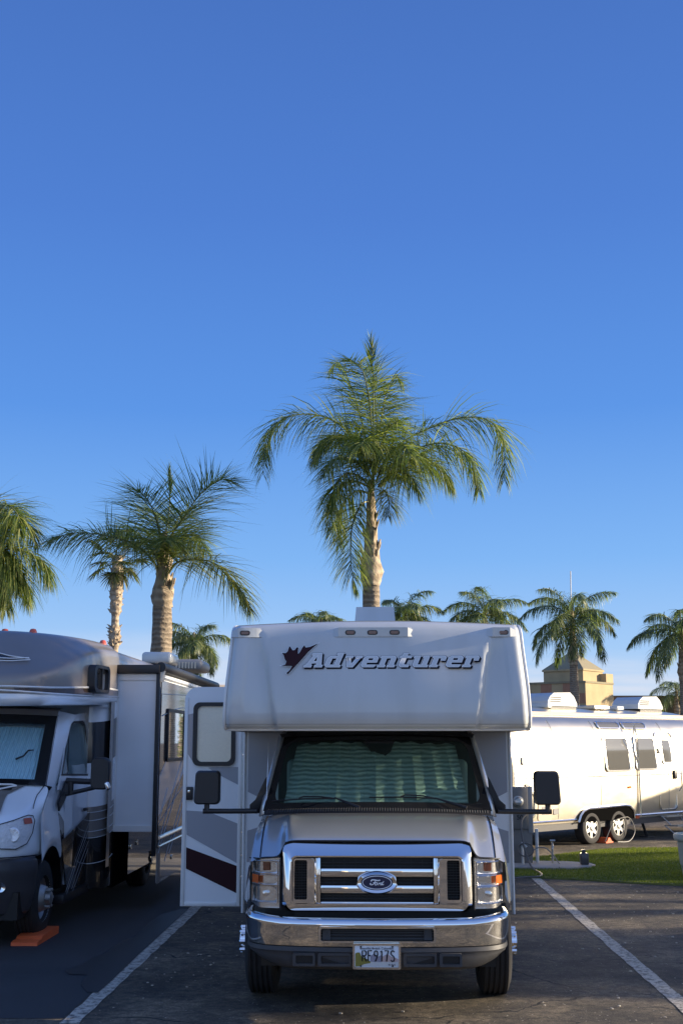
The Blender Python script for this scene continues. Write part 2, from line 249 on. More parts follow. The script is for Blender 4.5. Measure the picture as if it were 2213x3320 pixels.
# ------------------------------------------------------------ mesh helpers
def inv(parent):
    if parent is None: return Matrix()
    m = Matrix.Translation(parent.location) @ Matrix.Rotation(parent.rotation_euler.z, 4, 'Z')
    if parent.parent: m = inv(parent.parent).inverted() @ m
    return m.inverted()
class MB:
    def __init__(s): s.bm = bmesh.new()
    def quad(s, pts): return s.bm.faces.new([s.bm.verts.new(p) for p in pts])
    def box(s, a, b, bev=0, seg=2, M_=None):
        x0, y0, z0 = a; x1, y1, z1 = b
        vs = [s.bm.verts.new(p) for p in ((x0,y0,z0),(x1,y0,z0),(x1,y1,z0),(x0,y1,z0),(x0,y0,z1),(x1,y0,z1),(x1,y1,z1),(x0,y1,z1))]
        fs = [s.bm.faces.new([vs[i] for i in q]) for q in ((0,3,2,1),(4,5,6,7),(0,1,5,4),(1,2,6,5),(2,3,7,6),(3,0,4,7))]
        if M_: bmesh.ops.transform(s.bm, matrix=M_, verts=vs)
        if bev: bmesh.ops.bevel(s.bm, geom=list({e for f in fs for e in f.edges}), offset=bev, segments=seg, profile=.5, affect='EDGES')
        return s
    def obox(s, c, size, rz=0, rx=0, ry=0, bev=0, seg=2):
        m = Matrix.Translation(c) @ Matrix.Rotation(rz,4,'Z') @ Matrix.Rotation(ry,4,'Y') @ Matrix.Rotation(rx,4,'X'); h = [q/2 for q in size]
        return s.box((-h[0],-h[1],-h[2]), (h[0],h[1],h[2]), bev, seg, m)
    def tube(s, pts, r, n=8, cap=True, flat=1):
        pts = [Vector(p) for p in pts]; rs = r if isinstance(r, (list, tuple)) else [r]*len(pts); rings = []; ref = None
        for i, p in enumerate(pts):
            t = (pts[min(i+1, len(pts)-1)] - pts[max(i-1, 0)]).normalized()
            if ref is None: ref = Vector((0,0,1)) if abs(t.z) < .9 else Vector((1,0,0))
            a = t.cross(ref).normalized(); b = a.cross(t).normalized(); ref = b
            rings.append([s.bm.verts.new(p + a*cos(2*pi*k/n)*rs[i] + b*sin(2*pi*k/n)*rs[i]*flat) for k in range(n)])
        for i in range(len(rings)-1):
            for k in range(n): s.bm.faces.new((rings[i][k], rings[i][(k+1)%n], rings[i+1][(k+1)%n], rings[i+1][k]))
        if cap and len(rings) > 1:
            s.bm.faces.new(rings[0][::-1]); s.bm.faces.new(rings[-1])
        return s
    def lathe(s, prof, c=(0,0,0), axis='Z', n=32, jit=None):
        rings = []; c = Vector(c)
        for r, h in prof:
            ring = []
            for k in range(n):
                a = 2*pi*k/n; rr = r*(1 + (jit(a, h) if jit else 0)); u, v = rr*cos(a), rr*sin(a)
                p = {'Z': Vector((u, v, h)), 'X': Vector((h, u, v)), 'Y': Vector((u, h, v))}[axis]; ring.append(s.bm.verts.new(c + p))
            rings.append(ring)
        for i in range(len(rings)-1):
            for k in range(n): s.bm.faces.new((rings[i][k], rings[i][(k+1)%n], rings[i+1][(k+1)%n], rings[i+1][k]))
        return s
    def grid(s, rows, close=False, skip=None):
        vs = [[s.bm.verts.new(p) for p in r] for r in rows]
        for i in range(len(vs)-1):
            m = len(vs[i])
            for j in range(m if close else m-1):
                if skip and skip(i, j): continue
                s.bm.faces.new((vs[i][j], vs[i][(j+1)%m], vs[i+1][(j+1)%m], vs[i+1][j]))
        return vs
    def prism(s, poly, d):              # 3D polygon extruded by vector d
        d = Vector(d); a = [s.bm.verts.new(p) for p in poly]; b = [s.bm.verts.new(Vector(p)+d) for p in poly]; n = len(a)
        s.bm.faces.new(a); s.bm.faces.new(b[::-1])
        for i in range(n): s.bm.faces.new((a[i], b[i], b[(i+1)%n], a[(i+1)%n]))
        return s
    def build(s, name, mat, parent=None, smooth=40, sub=0, thick=0, local=False, mats=None):
        bmesh.ops.remove_doubles(s.bm, verts=s.bm.verts, dist=1e-5)
        bmesh.ops.recalc_face_normals(s.bm, faces=s.bm.faces)
        if parent is not None and not local: bmesh.ops.transform(s.bm, matrix=inv(parent), verts=s.bm.verts)
        me = bpy.data.meshes.new(name); s.bm.to_mesh(me); s.bm.free()
        for q in (mats or [mat]): me.materials.append(M[q] if isinstance(q, str) else q)
        if smooth:
            me.polygons.foreach_set('use_smooth', [True]*len(me.polygons)); me.set_sharp_from_angle(angle=radians(smooth))
        o = bpy.data.objects.new(name, me); S.collection.objects.link(o)
        if parent is not None: o.parent = parent
        if sub: q = o.modifiers.new('sub', 'SUBSURF'); q.levels = q.render_levels = sub
        if thick: q = o.modifiers.new('sol', 'SOLIDIFY'); q.thickness = thick; q.offset = 0
        return o
def thing(name, label, cat, loc=(0,0,0), rz=0, group=None):
    o = bpy.data.objects.new(name, None); S.collection.objects.link(o); o.location = loc; o.rotation_euler = (0,0,rz); o.empty_display_size = .2
    return tag(o, label, cat, group)
def tag(o, label, cat, group=None):
    o['label'] = label; o['category'] = cat
    if group: o['group'] = group
    return o
def struct(o, kind='structure'): o['kind'] = kind; return o
def lerp(a, b, t): return a + (b-a)*t
def ss(a, b, x): t = min(1, max(0, (x-a)/(b-a))); return t*t*(3-2*t)
def interp(tab, x):
    if x <= tab[0][0]: return tab[0][1]
    for (a, u), (b, v) in zip(tab, tab[1:]):
        if x <= b: return u + (v-u)*(x-a)/(b-a)
    return tab[-1][1]
def crv(pts, n=6):     # catmull-rom through points
    P = [Vector(p) for p in pts]; P = [P[0]*2-P[1]] + P + [P[-1]*2-P[-2]]; out = []
    for i in range(1, len(P)-2):
        for k in range(n):
            t = k/n; out.append(.5*((2*P[i]) + (P[i+1]-P[i-1])*t + (2*P[i-1]-5*P[i]+4*P[i+1]-P[i+2])*t*t + (3*P[i]-P[i-1]-3*P[i+1]+P[i+2])*t**3))
    out.append(P[-2]); return out
def rrect(x0, x1, z0, z1, r, y, n=5):
    out = []
    for cx, cz, a0 in ((x1-r, z1-r, 0), (x0+r, z1-r, 90), (x0+r, z0+r, 180), (x1-r, z0+r, 270)):
        for k in range(n+1): a = radians(a0 + 90*k/n); out.append(Vector((cx+r*cos(a), y(cx+r*cos(a), cz+r*sin(a)) if callable(y) else y, cz+r*sin(a))))
    return out
def rr2(a0, a1, b0, b1, r, n=5): return [(p.x, p.z) for p in rrect(a0, a1, b0, b1, r, 0, n)]
def shape2d(name, loops, mat, mapf, parent, offset=0, thick=0, local=False):
    """flat lettering / decal: filled 2D outlines (with holes) mapped through mapf(u,v)->point"""
    cu = bpy.data.curves.new(name, 'CURVE'); cu.dimensions = '2D'; cu.fill_mode = 'BOTH'; cu.offset = offset; cu.extrude = thick
    for lp in loops:
        sp = cu.splines.new('POLY'); sp.points.add(len(lp)-1); sp.use_cyclic_u = True
        for i, (u, v) in enumerate(lp): sp.points[i].co = (u, v, 0, 1)
    return _flat(cu, name, mat, mapf, parent, local)
def _flat(cu, name, mat, mapf, parent, local=False):
    t = bpy.data.objects.new(name, cu); S.collection.objects.link(t); dg = bpy.context.evaluated_depsgraph_get(); dg.update()
    me = bpy.data.meshes.new_from_object(t.evaluated_get(dg)); bpy.data.objects.remove(t); bpy.data.curves.remove(cu)
    iv = Matrix() if local else inv(parent)
    for v in me.vertices: v.co = iv @ Vector(mapf(v.co.x, v.co.y, v.co.z))
    me.materials.clear(); me.materials.append(M[mat]); me.name = name
    o = bpy.data.objects.new(name, me); S.collection.objects.link(o); o.parent = parent; return o
def text(name, body, size, mat, mapf, parent, offset=0, shear=0, thick=.001, sx=1, local=False, align='CENTER'):
    cu = bpy.data.curves.new(name, 'FONT'); cu.body = body; cu.size = size; cu.offset = offset; cu.shear = shear; cu.extrude = thick; cu.align_x = align
    return _flat(cu, name, mat, (lambda u, v, w: mapf(u*sx, v, w)), parent, local)

# ============================================================ GROUND
def sheet(name, pts, z, mat, sub=False):
    b = MB(); b.quad([(x, y, z) for x, y in pts]); return struct(b.build(name, mat, smooth=0))
sheet('ground', [(-600,-300),(600,-300),(600,1500),(-600,1500)], 0, 'asphalt')
def stall_line(x, y0, y1, w=.13):
    b = MB(); n = 60; r = random.Random(int(x*100)); rows = []
    for i in range(n+1):
        y = lerp(y0, y1, i/n); rows.append([(x-w/2+r.uniform(-.008,.008), y, .004), (x+w/2+r.uniform(-.008,.008), y, .004)])
    b.grid(rows); o = b.build('stall_line', 'line', smooth=0); return struct(o)
for lx, ly in ((-2.12, 8.6), (2.235, 7.6), (-6.45, 8.6), (6.6, 8)): stall_line(lx, ly, 17.7)
M['seal'] = pm('sealed_shaded_asphalt', (.030,.031,.034), .8, var=.22, vscale=1.6, bump=.5, bscale=120)  # smoother sealed surface; the stall's shade is also darkened into this colour
sheet('sealed_shaded_stall', [(-6.5,8.75),(-2.2,8.75),(-2.2,17.6),(-6.5,17.6)], .0025, 'seal')
# black oil stain patch beside the left line
stp = [atZ(*p, .008) for p in ((210,3145),(262,3128),(300,3105),(345,3088),(395,3050),(440,3035),(485,2990),(520,2965),(580,2948),(612,2946),(520,3030),(444,3100),(366,3175),(318,3218),(282,3215),(262,3190),(285,3160),(225,3158))]
b = MB(); b.bm.faces.new([b.bm.verts.new(p) for p in stp]); struct(b.build('oil_stain', 'stain', smooth=0))
# turf island and concrete utility pad
gp = [(-1,17.8),(1.2,17.75),(1.9,17.68),(2.8,17.35),(3.5,16.95),(4.1,16.7),(5.5,16.3),(8,15.9),(20,15.6),(20,22.9),(8,22.7),(5.3,22.4),(4.6,22.35),(4.0,22.05),(3.3,21.3),(2.6,20.5),(1.0,20.2),(-1,20.1)]
b = MB(); b.prism([(x, y, .0) for x, y in gp], (0, 0, .02)); turf = struct(b.build('turf_ground', 'turf', smooth=0))
sheet('side_path', [(-40,17.75),(-1.05,17.75),(-1.05,20.4),(-40,20.4)], .004, 'gravelpath')
pad = [(.6,18.7),(2.9,18.6),(3.2,18.8),(3.35,19.1),(3.3,19.4),(3.0,19.6),(1.6,19.8),(.6,19.8)]
b = MB(); b.prism([(x, y, .0) for x, y in pad], (0, 0, .045)); o = b.build('concrete_pad', 'concrete', smooth=0); struct(o)
# grass blades on the turf, one stuff object
def inside(p, poly):
    c = False; n = len(poly)
    for i in range(n):
        (x1, y1), (x2, y2) = poly[i], poly[(i+1) % n]
        if (y1 > p[1]) != (y2 > p[1]) and p[0] < (x2-x1)*(p[1]-y1)/(y2-y1)+x1: c = not c
    return c
b = MB(); rg = random.Random(3); cnt = 0
while cnt < 70000:
    x, y = rg.uniform(.9, 6.6), rg.uniform(16.1, 22.5)
    if not inside((x, y), gp) or inside((x, y), pad): continue
    cnt += 1; h = rg.uniform(.012, .032); a = rg.uniform(0, pi); w = .006; lx, ly = rg.uniform(-.02,.02), rg.uniform(-.02,.02)
    b.quad([(x-cos(a)*w, y-sin(a)*w, .018), (x+cos(a)*w, y+sin(a)*w, .018), (x+lx, y+ly, .018+h)][:3])
M['grass'] = leafmat('grass_blades', (.085,.11,.018), (.14,.175,.03), (.25,.255,.06), .9)
struct(tag(b.build('grass', 'grass', smooth=0), 'short green grass on the island between the parking stalls', 'grass'), 'stuff')

# ============================================================ WHEELS
def tyre(parent, c, r, w, side, hub='van', mat='rubber', nlug=8, axis_x=True):
    """side=+1 outer face towards +x.  part wheel > rim, lug nuts"""
    cx, cy, cz = c; rr = r*.60; b = MB(); s = side
    prof = [(rr, -w/2), (r*.80, -w/2-.008), (r*.94, -w/2+.01), (r*.985, -w/2+.03)]
    for k in range(5):
        h = lerp(-w/2+.035, w/2-.035, k/4); prof += [(r, h-.010), (r, h+.010)] + ([(r*.972, h+.013), (r*.972, h+(w-.07)/4-.013)] if k < 4 else [])
    prof += [(r*.985, w/2-.03), (r*.94, w/2-.01), (r*.80, w/2+.008), (rr, w/2), (rr*.93, w/2-.03), (rr*.93, -w/2+.03), (rr, -w/2)]
    b.lathe([(q, h*s) for q, h in prof], c, 'X', 48); wh = b.build('wheel', mat, parent, local=(parent.get('loc') is not None))
    return wh
def duallyhub(wh, c, r, side, mat='chromed', nlug=8):
    cx, cy, cz = c; s = side; rr = r*.60; b = MB()
    b.lathe([(rr, .10*s), (rr*.97, .085*s), (rr*.86, .02*s), (rr*.80, .0), (rr*.62, .05*s), (rr*.50, .12*s), (rr*.46, .125*s), (rr*.30, .125*s), (rr*.28, .17*s), (rr*.16, .18*s), (.001, .18*s)], c, 'X', 40)
    rim = b.build('rim', mat, wh)
    for k in range(nlug):
        a = 2*pi*k/nlug; y, z = cy+cos(a)*rr*.40, cz+sin(a)*rr*.40; b = MB()
        b.tube([(cx+.12*s, y, z), (cx+.165*s, y, z), (cx+.17*s, y, z)], [.017, .017, .012], 6); b.build('lug_nut', mat, wh)
    b = MB()
    for k in range(nlug):
        a = 2*pi*(k+.5)/nlug; y, z = cy+cos(a)*rr*.72, cz+sin(a)*rr*.72
        b.obox((cx+.031*s, y, z), (.012, .035, .05), rx=a)
    b.build('rim_hole', 'grillemesh', wh)

# ============================================================ MAIN MOTORHOME
rv = thing('motorhome', 'white and silver motorhome parked head-on in the middle with its side door open', 'motorhome', (0, 12.5, 0))
NP = [(2.0,9.44),(2.015,9.385),(2.05,9.35),(2.10,9.335),(2.2,9.337),(2.32,9.352),(2.45,9.378),(2.6,9.412),(2.72,9.445),(2.77,9.475),(2.80,9.52),(2.82,9.58),(2.83,9.68)]
XW = 1.195
def crease(z): return interp([(2.0,.785),(2.2,.82),(2.5,.885),(2.62,.93),(2.83,.97)], z)
def nosey(x, z):
    y = interp(NP, z); ax = abs(x); c = crease(z); f = ss(2.78, 2.55, z)
    y += .046*f*ss(c-.020, c+.020, ax) + .02*ss(.2, .9, ax)
    y -= .018*f*ss(c+.03, c+.16, ax)
    y -= .022*f*ss(1.03, 1.075, ax)*ss(2.05, 2.4, z) - .07*ss(1.13, XW, ax)**2
    return y
xs = sorted(set([round(-XW + 2*XW*i/72, 4) for i in range(73)] + [s*c for s in (-1, 1) for c in (.77,.79,.81,.83,.85,.87,.89,.91,.93,.95,1.04,1.06,1.15,1.17,1.185)]))
b = MB(); rows = [[(x, 11.0, 2.0) for x in xs]]
zz = [2.0,2.006,2.015,2.03,2.05,2.075,2.10,2.13,2.17,2.21,2.26,2.32,2.38,2.45,2.52,2.6,2.66,2.72,2.76,2.78,2.795,2.81,2.822,2.83]
tap = lambda z: 1-.038*ss(2.05, 2.85, z)
for z in zz: rows.append([(x*tap(z), nosey(x, z), z + .035*(1-(x/XW)**2)*ss(2.7, 2.83, z)) for x in xs])
rows.append([(x*tap(2.9), 9.95, 2.845 + .035*(1-(x/XW)**2)) for x in xs]); rows.append([(x, 11.0, 2.87 + .035*(1-(x/XW)**2)) for x in xs])
b.grid(rows); nose = b.build('cabover', 'gel', rv, smooth=45)
for s in (-1, 1):     # side cheeks of the cabover + ribbed edge trim
    b = MB(); pl = [(s*XW*tap(z), nosey(s*XW, z), z) for z in zz] + [(s*XW, 11.0, 2.87), (s*XW, 11.0, 2.0)]; b.bm.faces.new([b.bm.verts.new(p) for p in pl[:-2]+[(s*XW*.962, 11.0, 2.87), (s*XW, 11.0, 2.0)]]); b.build('cheek', 'wall', nose, smooth=0)
    for k, (dy, r) in enumerate(((-.002, .013), (.022, .010), (.046, .013))):
        b = MB(); pts = [(s*(XW+.002), 10.95, 2.0-.004)] + [(s*(XW*tap(z)+.002), nosey(s*XW, z)+dy, z) for z in zz] + [(s*(XW*tap(2.9)+.002), 9.95, 2.85), (s*(XW+.002), 11.0, 2.875)]
        b.tube(pts, r, 6); b.build('edge_trim', 'trim', nose)
# bottom lip molding
b = MB(); b.tube([(x, nosey(x, 2.0)+.02, 1.998) for x in xs[::2]], .014, 8); b.build('lower_lip', 'trim', nose)
M['sealant'] = pm('aged_sealant', (.30,.29,.27), .6)
b = MB(); b.tube([(x, nosey(x, 2.035)-.0005, 2.035) for x in xs[::2]], .0028, 5); b.build('sealant_line', 'sealant', nose)
b = MB(); b.tube([(x*tap(2.82), nosey(x, 2.822)-.001, 2.822+.035*(1-(x/XW)**2)*ss(2.7,2.83,2.822)) for x in xs[::2]], .0035, 5); b.build('roof_seam', 'sealant', nose)
for s in (-1, 1):
    for k in range(9): z = 2.08+.085*k; b = MB(); b.obox((s*(XW*tap(z)+.012), nosey(s*XW, z)+.022, z), (.006,.008,.008)); b.build('trim_screw', 'steel', nose, smooth=0)
# marker light ledges and lights
def ledge(x0, x1):
    b = MB(); z0, z1 = 2.715, 2.80
    rows = []
    for x, m in ((x0-.05, 0), (x0, 1), (x1, 1), (x1+.05, 0)):
        yb = nosey(x, z0)+.004; yt = nosey(x, z1)+.004
        fy = yb-.002
        rows.append([(x, yb, z0), (x, yb-.012*m, z0+.004), (x, yb-.014*m + (0 if m else .03), z1-.02*(1-m)-.008), (x, yt+.01, z1)])
    b.grid(rows); b.build('marker_ledge', 'gel', nose, smooth=30)
ledge(-1.10, -.96); ledge(-.30, .25); ledge(.92, 1.06)
for x in (-1.045, -.205, -.03, .145, 1.005):
    y = nosey(x, 2.74)-.012; z = 2.752
    b = MB(); b.prism([(x+p, y-.012, z+q) for p, q in rr2(-.041,.041,-.019,.019,.018)], (0,.03,0)); lt = b.build('marker_light', 'black', nose)
    b = MB(); b.prism([(x+p, y-.017, z+q) for p, q in rr2(-.031,.031,-.012,.012,.011)], (0,.012,0)); b.build('lens', 'amberdark', lt)
# name on the nose
GL = {'A': (11, [[(0,0),(0,1.6),(.9,1.6),(3,8.4),(2,8.4),(2,10),(7.6,10),(10.1,1.6),(11,1.6),(11,0),(6.2,0),(6.2,1.6),(7.1,1.6),(6.8,2.8),(4.1,2.8),(3.8,1.6),(4.6,1.6),(4.6,0)], [(4.55,4.3),(6.45,4.3),(5.5,8)]]),
 'd': (9.6, [[(1.5,0),(0,1.5),(0,6.5),(1.5,8),(5.6,8),(5.6,8.8),(4.8,8.8),(4.8,10.2),(8.6,10.2),(8.6,1.5),(9.6,1.5),(9.6,0)], [(3,1.7),(5.6,1.7),(5.6,6.3),(3,6.3)]]),
 'v': (10, [[(0,8),(0,6.5),(.8,6.5),(3.3,0),(6.7,0),(9.2,6.5),(10,6.5),(10,8),(6,8),(6,6.5),(6.6,6.5),(5.1,2.4),(4.9,2.4),(3.6,6.5),(4.4,6.5),(4.4,8)]]),
 'e': (9, [[(1.5,0),(0,1.5),(0,6.5),(1.5,8),(7.3,8),(8.8,6.5),(8.8,3.3),(3,3.3),(3,1.7),(8.6,1.7),(8.6,.6),(8,0)], [(3,4.8),(5.9,4.8),(5.9,6.4),(3,6.4)]]),
 'n': (10.2, [[(0,0),(0,1.5),(.9,1.5),(.9,6.5),(0,6.5),(0,8),(7.8,8),(9.3,6.5),(9.3,1.5),(10.2,1.5),(10.2,0),(5.6,0),(5.6,1.5),(6.4,1.5),(6.4,6.3),(3.8,6.3),(3.8,1.5),(4.6,1.5),(4.6,0)]]),
 't': (7.5, [[(1.2,8),(0,8),(0,6.4),(1.2,6.4),(1.2,1.5),(2.7,0),(7.2,0),(7.2,1.7),(4.1,1.7),(4.1,6.4),(7,6.4),(7,8),(4.1,8),(4.1,9.8),(1.2,9.8)]]),
 'u': (10, [[(0,8),(0,6.5),(.8,6.5),(.8,1.5),(2.3,0),(10,0),(10,1.5),(9.1,1.5),(9.1,8),(5.4,8),(5.4,6.5),(6.2,6.5),(6.2,1.7),(3.7,1.7),(3.7,8)]]),
 'r': (8.5, [[(0,0),(0,1.5),(.9,1.5),(.9,6.5),(0,6.5),(0,8),(7,8),(8.2,6.8),(8.2,4.6),(5.4,4.6),(5.4,6.3),(3.8,6.3),(3.8,1.5),(4.9,1.5),(4.9,0)]])}
def nose_map(d, dx=0, dz=0):
    return lambda u, v, w: (-.575 + dx + .01330*(u + .36*v), nosey(0, 2.475+dz+.0112*v) - d, 2.475 + dz + .0112*v)
for nm, mt, off, dd, dx, dz in (('name_shadow','letterdark',.26,.0022,.012,-.011), ('name_outline','letterdark',.30,.0034,0,0), ('name_edge','letterlight',.10,.0046,0,0), ('name_lettering','letter',-.26,.0058,0,0)):
    u = 0; loops = []
    for ch in 'Adventurer':
        w, ls = GL[ch]; loops += [[(x+u, y) for x, y in l] for l in ls]; u += w + .95
    shape2d(nm, loops, mt, nose_map(dd, dx, dz), nose, offset=off)
leaf = [(417,102),(395,112),(360,128),(330,132),(322,114),(305,138),(292,165),(278,180),(276,162),(280,132),(268,131),(255,150),(240,153),(216,120),(205,160),(190,174),(164,171),(178,190),(183,212),(197,236),(190,258),(163,266),(200,268),(238,268),(225,295),(198,322),(212,328),(240,295),(275,255),(310,215),(350,165)]
lp = [(-.745+(x-164)*.00112, 2.665-(y-102)*.00108) for x, y in leaf]
shape2d('leaf_edge', [lp], 'letterlight', lambda u, v, w: (u, nosey(0, v)-.0030, v), nose, offset=.003)
shape2d('leaf_outline', [lp], 'letterdark', lambda u, v, w: (u, nosey(0, v)-.0042, v), nose, offset=.0005)
shape2d('leaf_emblem', [lp], 'maroon', lambda u, v, w: (u, nosey(0, v)-.0054, v), nose, offset=-.004)
# house box behind the cab
HY = 10.93
b = MB(); b.box((-1.19, 11.06, .50), (1.19, 17.4, 2.868), .02)
b.prism([(-1.19,HY,.53),(1.19,HY,.53),(1.19,HY,2.0),(-1.19,HY,2.0)], (0,.13,0)); house = b.build('house_body', 'wall', rv, smooth=30)
for s in (-1, 1):
    for dx, w in ((0, .012), (.018, .009), (.034, .012)):
        b = MB(); b.tube([(s*(1.192-dx*.2), HY-.012+dx, z) for z in (.42, 1.2, 1.99)], w, 6); b.build('corner_trim', 'trim', house)
    b = MB(); xx = s*1.196; b.prism([(xx,11.1,.55),(xx,17.3,.55),(xx,17.3,1.1),(xx,11.1,1.25)], (s*.003,0,0)); b.build('side_decal', 'wallgrey', house, smooth=0)
    # grey graphic on the front-facing strip of the house beside the cab
    b = MB(); y = HY-.004; b.prism([(s*1.16,y,1.46),(s*1.16,y,1.99),(s*.76,y,1.99),(s*.93,y,1.62),(s*1.0,y,1.38)], (0,.003,0)); b.build('front_decal', 'wallgrey', house, smooth=0)
    b = MB(); b.prism([(s*1.16,y,.85),(s*1.16,y,1.12),(s*.9,y,1.20),(s*.9,y,.85)], (0,.003,0)); b.build('front_decal', 'wallgrey', house, smooth=0)
b = MB(); b.prism([(-.19,10.35,2.885),(.17,10.35,2.885),(.155,10.42,3.065),(-.175,10.42,3.065)], (0,.45,0)); b.build('roof_vent', 'gel', house, smooth=20)
b = MB(); b.box((-.24,10.33,2.86),(.22,10.9,2.90), .01); b.build('vent_base', 'wall', house)
b = MB(); b.box((-1.1,12.2,.25),(1.1,17.0,.5)); b.build('underframe', 'black', rv)
# rear duals
for s in (-1, 1): tyre(rv, (s*1.0, 14.6, .38), .38, .24, s)
# ---- entry door, swung open
dr = [(p, q) for p, q in rr2(-1.755, -1.225, .465, 2.395, .10)]
b = MB(); pl = [(-1.225,.465),(-1.225,2.395)] + [(p, q) for p, q in rr2(-1.755,-1.0,.3,2.395,.12) if p < -1.3 and q > 1] + [(-1.755,.465)]
b.prism([(x, 10.985, z) for x, z in pl], (0, .045, 0)); door = b.build('entry_door', 'wall', rv, smooth=0)
yd = 10.982
def decal(name, mat, pts, y, par, d=.002):
    b = MB(); b.prism([(x, y-d, z) for x, z in pts], (0, d, 0)); return b.build(name, mat, par, smooth=0)
def D(px, py, y=yd): p = atY(px, py, y); return (p.x, p.z)
decal('grey_stripe', 'wallgrey', [D(611,2316),D(634,2312),D(634,2482),D(610,2445)], yd, door)
decal('grey_stripe', 'wallgrey', [D(674,2489),D(700,2486),D(773,2487),D(773,2545),D(725,2520)], yd, door)
decal('grey_stripe', 'wallgrey', [D(605,2628),D(675,2632),D(775,2672),D(776,2803),D(605,2706)], yd, door)
decal('maroon_stripe', 'maroon', [D(604,2747),D(777,2811),D(777,2901),D(603,2816)], yd, door)
for a, c in (((-1.752,-1.722),(.47,2.30)), ((-1.255,-1.225),(.47,2.39)), ((-1.72,-1.257),(.47,.50))):
    b = MB(); b.box((a[0], 10.974, c[0]), (a[1], 10.984, c[1]), .003); b.build('door_edge_trim', 'trim', door)
def ringframe(name, mat, par, o, i, y0, y1, ro=.06, ri=.045):
    b = MB(); A = [rrect(*o, ro, y1), rrect(*o, ro, y0), rrect(*i, ri, y0), rrect(*i, ri, y1)]; b.grid(A, close=True); return b.build(name, mat, par, smooth=50)
p0, p1 = D(634,2281), D(757,2485)
wf = ringframe('door_window', 'black', door, (-1.672,-1.285,1.685,2.255), (-1.634,-1.322,1.722,2.22), 10.958, 10.984)
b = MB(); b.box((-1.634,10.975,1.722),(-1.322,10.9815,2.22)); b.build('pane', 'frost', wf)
b = MB(); b.box((-1.72,10.95,1.385),(-1.66,10.984,1.50), .006); dh = b.build('door_latch', 'black', door)
b = MB(); b.lathe([(.001,0),(.012,.001),(.012,.006)], (-1.695,10.945,1.46), 'Y', 12); b.build('latch_screw', 'chrome', dh)
b = MB(); b.box((-1.222,10.95,.47),(-1.198,11.0,2.0), .004); b.build('hinge', 'steel', door)
for z in (1.78, 1.6, 1.28, 1.1, .9, .72): 
    b = MB(); b.box((-1.216,10.944,z),(-1.204,10.951,z+.012)); b.build('hinge_bolt', 'chromed', door)

# ---- CAB
# windshield
def ws(u, v):      # u -1..1 across, v 0 bottom..1 top
    xb, xt = .895, .79; x = lerp(xb, xt, v)*u; y = lerp(9.80, 10.40, v) - .13*(1-u*u)*(1-.2*v); z = lerp(1.365, 1.94, v) + .02*(1-u*u); return Vector((x, y, z))
b = MB(); U = [i/12 for i in range(-12, 13)]; b.grid([[ws(u, v) for u in U] for v in [i/8 for i in range(9)]]); glassw = b.build('windshield', 'wsglass', rv)
nrm = Vector((0, -.70, .72)).normalized()
def wsn(u, v, d): return ws(u, v) + nrm*d
b = MB()   # black rubber / frit surround
for (u0, u1, v0, v1) in ((-1.0,1.0,-.02,.075),(-1.0,1.0,.92,1.03),(-1.02,-.945,-.02,1.03),(.945,1.02,-.02,1.03)):
    us = [lerp(u0, u1, i/16) for i in range(17)]; b.grid([[wsn(u, lerp(v0, v1, k/3), .004) for u in us] for k in range(4)])
for s in (-1, 1):  # rounded inner corners
    for v0, vs in ((.075, 1), (.92, -1)):
        c = wsn(s*.945, v0, .0045); pts = [c] + [wsn(s*(.945-.09*(1-sin(a))), v0 + vs*.14*(1-cos(a)), .0045) for a in [pi/2*k/5 for k in range(6)]]
        b.bm.faces.new([b.bm.verts.new(p) for p in pts])
b.build('windshield_seal', 'gloss', glassw, smooth=50)
# A pillars and roof header
for s in (-1, 1):
    b = MB(); P0 = [(s*x, y, z) for x, y, z in ((.905,9.79,1.33),(.885,9.93,1.50),(.84,10.17,1.74),(.80,10.38,1.93),(.77,10.46,1.985))]
    P1 = [(s*x, y, z) for x, y, z in ((.945,9.82,1.31),(.915,9.98,1.52),(.868,10.22,1.76),(.83,10.43,1.95),(.80,10.50,2.0))]
    P2 = [(s*x, y, z) for x, y, z in ((.955,9.90,1.31),(.925,10.05,1.52),(.88,10.28,1.76),(.84,10.47,1.95),(.80,10.53,2.0))]
    b.grid([P0, P1, P2]); b.build('a_pillar', 'silver', rv, thick=.012)
b = MB(); b.grid([[wsn(u*.99, v, d) for u in U] for v, d in ((.985,.012),(1.03,.014),(1.1,.006),(1.14,-.02))]); b.build('roof_header', 'black', rv)
for s in (-1, 1): b = MB(); b.prism([(s*.70,10.36,1.975),(s*.83,10.33,1.965),(s*.815,10.36,1.935),(s*.74,10.38,1.945)], (0,.08,0)); b.build('header_flare', 'black', rv)
b = MB(); b.box((-.82,10.45,1.93),(.82,10.9,1.985)); b.build('cab_roof', 'gloss', rv)
# interior, foil shade
fw_ = []
for i in range(33):
    u = -0.86 + 1.70*i/32; fw_.append(u)
b = MB(); rows = []
for k in range(13):
    v = k/12; row = []
    for i, u in enumerate(fw_):
        seg = (u+.86)/1.70*9; f = abs((seg % 1)-.5)*2; top = .95 - (.16 if abs(u-.02) < .05 else (.10*max(0, 1-abs(u-.02)/.16)))
        row.append(wsn(u, lerp(.035, top, v), -.035-.032*f - .006*sin(v*40+u*9)))
    rows.append(row)
b.grid(rows); b.build('sunshade', 'foil', rv, smooth=25)
b = MB(); m = wsn(.02, .88, -.03); b.prism([(m.x-.13,m.y-.02,m.z+.03),(m.x+.13,m.y-.02,m.z+.03),(m.x+.10,m.y-.04,m.z-.05),(m.x+.02,m.y-.05,m.z-.11),(m.x-.06,m.y-.04,m.z-.06)], (0,.03,.02)); b.build('rear_view_mirror', 'black', rv)
b = MB(); b.box((-.86,9.92,1.33),(.86,10.6,1.36)); b.build('dashboard', 'interior', rv)
